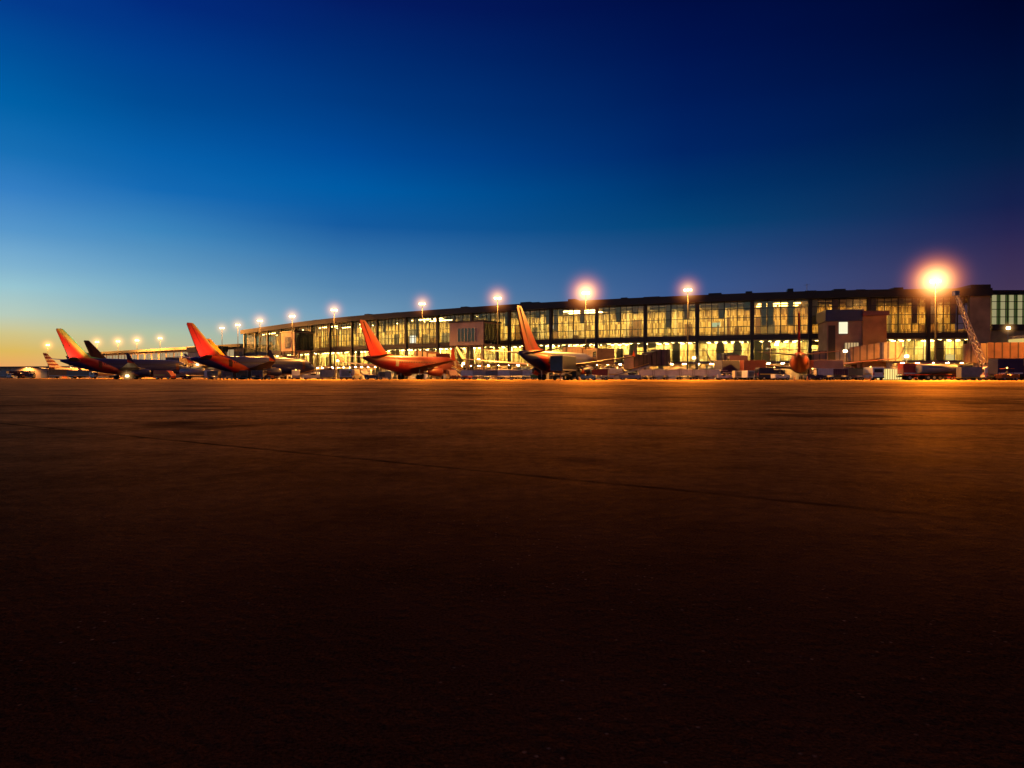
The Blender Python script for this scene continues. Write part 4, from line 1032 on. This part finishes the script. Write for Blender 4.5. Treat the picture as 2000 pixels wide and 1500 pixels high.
# wall lamps on the terminal front (small glowing points)
def wall_lamp(px, py, label, Y, strength=60, hr=2.0):
    z = ht(py, Y)
    t = thing('wall_lamp', label, 'lamp', at_(px, Y), 0, 'small lamps low on the terminal front')
    MB().tube((0, 0, 0), (0, 0, z), .06, .06, 8).build('post', M['galv'], t)
    MB().box(-.3, .3, -.3, .1, z, z + .45).build('lantern', glow('lantern_light', (1, .75, .4), 12), t)
    o = MB().ellip((0, 0, 0), 1, 1, 1, 20, 12).build('glow_halo', halo_mat('lantern_glow_%d' % px, .9, 4.5, mid=(1, .5, .15), rim=(.6, .25, .08)), t, (0, -.1, z + .2)); o.scale = (hr,)*3  # added emissive sphere for the bloom around the lantern
for q_, (a_, b_, c_, y_) in enumerate(((1068, 716, 'small warm lamp on a post behind the fourth jet', 150), (1190, 712, 'small warm lamp on a post left of the dim jet bridge', 160), (905, 712, 'small warm lamp on a post at the nose of the third jet', 172),
        (935, 704, 'small warm lamp on a post beneath the tan gatehouse', 175), (755, 712, 'small warm lamp on a post behind the third tail', 195), (1448, 708, 'small warm lamp on a post right of the flat jet bridge', 150),
        (1650, 688, 'small warm lamp on a post before the dark gatehouse', 136), (1905, 708, 'small warm lamp on a post by the leaning boom', 138), (330, 722, 'small warm lamp low between the first two large tails', 230), (520, 722, 'small warm lamp low right of the second large jet', 215))):
    wall_lamp(a_, b_, c_, y_, hr=1.3)
wall_lamp(1245, 700, 'small round lamp left of the dim jet bridge', 160)
wall_lamp(1355, 701, 'small round lamp on post between two jet bridges', 155)
wall_lamp(1516, 675, 'white lamp left of the head-on tail', 148)
wall_lamp(1770, 698, 'small round lamp above the bright yellow shelter', 134)
wall_lamp(1968, 643, 'white lamp on tall post near the right edge', 140, hr=2.4)
wall_lamp(660, 706, 'orange lamp low left of the third tail', 205)
wall_lamp(386, 713, 'white lamp under the second tail', 215, hr=3)
wall_lamp(249, 736, 'very bright low lamp on the apron beneath the rainbow-finned jet', 172, hr=2.8)

# service road and stand lines
def curve_off(d):
    o = []
    for i in range(0, len(curve), 6):
        a = curve[max(0, i-1)]; b = curve[min(len(curve)-1, i+1)]; tt = (b - a).normalized(); nn = Vector((-tt.y, tt.x))
        if nn.y < 0: nn = -nn
        o.append(tuple(curve[i] - nn * d))
    return o
strip(curve_off(17), 9, .004, 'service_road', paint('service_road_asphalt', (.10, .085, .075), .8, var=.3, scale=.6), 'service road along the terminal front')
yl = paint('yellow_marking', (.45, .3, .05), .7, var=.4, scale=3)
wl = paint('white_marking', (.5, .5, .46), .7, var=.4, scale=3)
strip(curve_off(22.0), .2, .008, 'road_marking', wl, 'white line along the service road edge')
strip(curve_off(75), .3, .004, 'taxi_line', yl, 'yellow taxi line crossing the stands')
for px, Y, h in ((110, 168, (.6, .8)), (365, 150, (.6, .8)), (703, 143, (.57, .82)), (1009, 114, (.48, .87)), (1560, 124, (.4, .92))):
    p = Vector(tail_at(px, Y)[:2]); d = Vector(h).normalized()
    strip([tuple(p - d*6), tuple(p + d*29)], .25, .012, 'stand_line', yl, 'yellow lead-in line under a parked jet')

# ------------------------------------------------------------------ sky
W = bpy.data.worlds.new('World'); scn.world = W; W.use_nodes = True
n = W.node_tree.nodes; l = W.node_tree.links; n.clear()
out = n.new('ShaderNodeOutputWorld'); bg = n.new('ShaderNodeBackground')
tc = n.new('ShaderNodeTexCoord'); sp = n.new('ShaderNodeSeparateXYZ'); l.new(tc.outputs['Generated'], sp.inputs[0])
az = n.new('ShaderNodeMath'); az.operation = 'ARCTAN2'; l.new(sp.outputs[0], az.inputs[0]); l.new(sp.outputs[1], az.inputs[1])
SKY = {
    30: [(0, (3, 58, 140)), (100, (0, 80, 155)), (200, (0, 98, 170)), (300, (24, 112, 182)), (370, (52, 127, 196)), (450, (88, 153, 205)), (520, (130, 182, 212)), (560, (155, 200, 212)), (615, (186, 206, 190)), (650, (212, 200, 140)), (685, (226, 188, 95)), (720, (242, 168, 100))],
    300: [(0, (2, 42, 125)), (100, (0, 60, 138)), (200, (0, 76, 150)), (300, (6, 96, 172)), (370, (20, 106, 180)), (450, (62, 136, 192)), (520, (100, 158, 198)), (560, (122, 173, 200)), (610, (146, 184, 194)), (650, (180, 195, 165)), (700, (210, 188, 125))],
    670: [(0, (3, 28, 100)), (100, (0, 44, 115)), (200, (0, 58, 130)), (300, (0, 76, 155)), (370, (0, 92, 166)), (440, (20, 92, 162)), (500, (54, 116, 172)), (560, (84, 134, 176)), (610, (112, 155, 186)), (700, (165, 180, 170))],
    1330: [(0, (0, 14, 70)), (100, (0, 20, 80)), (200, (0, 28, 90)), (300, (0, 38, 102)), (380, (0, 55, 112)), (440, (5, 68, 120)), (500, (35, 76, 130)), (560, (55, 88, 142)), (700, (80, 90, 130))],
    1970: [(0, (0, 6, 42)), (100, (0, 12, 52)), (200, (0, 20, 60)), (300, (5, 30, 70)), (400, (22, 33, 78)), (450, (38, 38, 82)), (500, (56, 46, 86)), (580, (72, 56, 88)), (700, (95, 60, 70))],
}
prev = None; prevaz = None
for px in sorted(SKY):
    rp = n.new('ShaderNodeValToRGB'); e = rp.color_ramp.elements
    st = []
    for py, c in SKY[px]:
        v = Vector((px - 1000, F, HZ - py)).normalized(); st.append((v.z * 1.5, lin(c)))
    st.sort(key=lambda q: q[0])
    top = st[-1]; st.append((min(1, top[0] + .35), tuple(0.45 * k for k in top[1][:3]) + (1,)))
    while len(e) < len(st): e.new(.5)
    for q, s_ in zip(list(e), st): q.position = max(0, s_[0])
    for q, s_ in zip(list(e), st): q.color = s_[1]
    sc = n.new('ShaderNodeMath'); sc.operation = 'MULTIPLY'; sc.inputs[1].default_value = 1.5; l.new(sp.outputs[2], sc.inputs[0])
    l.new(sc.outputs[0], rp.inputs['Fac'])
    a_ = math.atan2(px - 1000, F)
    if prev is None: prev = rp.outputs['Color']
    else:
        mr = n.new('ShaderNodeMapRange'); mr.interpolation_type = 'LINEAR'
        mr.inputs['From Min'].default_value = prevaz; mr.inputs['From Max'].default_value = a_
        l.new(az.outputs[0], mr.inputs['Value'])
        mx = n.new('ShaderNodeMix'); mx.data_type = 'RGBA'
        l.new(mr.outputs[0], mx.inputs['Factor']); l.new(prev, mx.inputs['A']); l.new(rp.outputs['Color'], mx.inputs['B'])
        prev = mx.outputs['Result']
    prevaz = a_
nz = n.new('ShaderNodeTexNoise'); nz.inputs['Scale'].default_value = 2.2; nz.inputs['Detail'].default_value = 4
mp = n.new('ShaderNodeMapping'); mp.inputs['Scale'].default_value = (1, 1, 5); l.new(tc.outputs['Generated'], mp.inputs['Vector']); l.new(mp.outputs['Vector'], nz.inputs['Vector'])
mr = n.new('ShaderNodeMapRange'); mr.inputs['To Min'].default_value = .88; mr.inputs['To Max'].default_value = 1.08; l.new(nz.outputs['Fac'], mr.inputs['Value'])
mz = n.new('ShaderNodeMix'); mz.data_type = 'RGBA'; mz.blend_type = 'MULTIPLY'; mz.inputs['Factor'].default_value = 1
l.new(prev, mz.inputs['A']); l.new(mr.outputs[0], mz.inputs['B']); prev = mz.outputs['Result']
l.new(prev, bg.inputs['Color']); bg.inputs['Strength'].default_value = 1.0
l.new(bg.outputs[0], out.inputs['Surface'])

# ------------------------------------------------------------------ camera + render
cd = bpy.data.cameras.new('camera'); cam = bpy.data.objects.new('camera', cd); COL.objects.link(cam)
cd.sensor_width = 36; cd.lens = 36 * F / 2000; cd.clip_end = 9000; cd.clip_start = .05
cam.location = (0, 0, CAMZ); cam.rotation_euler = (R(90) - math.atan(13 / F), 0, 0)
scn.camera = cam
scn.view_settings.view_transform = 'Standard'; scn.view_settings.look = 'None'
scn.view_settings.exposure = 0; scn.view_settings.gamma = 1
scn.render.engine = 'CYCLES'
scn.cycles.use_denoising = True
scn.cycles.max_bounces = 6; scn.cycles.transparent_max_bounces = 16; scn.cycles.sample_clamp_indirect = 4
scn.cycles.caustics_reflective = False; scn.cycles.caustics_refractive = False
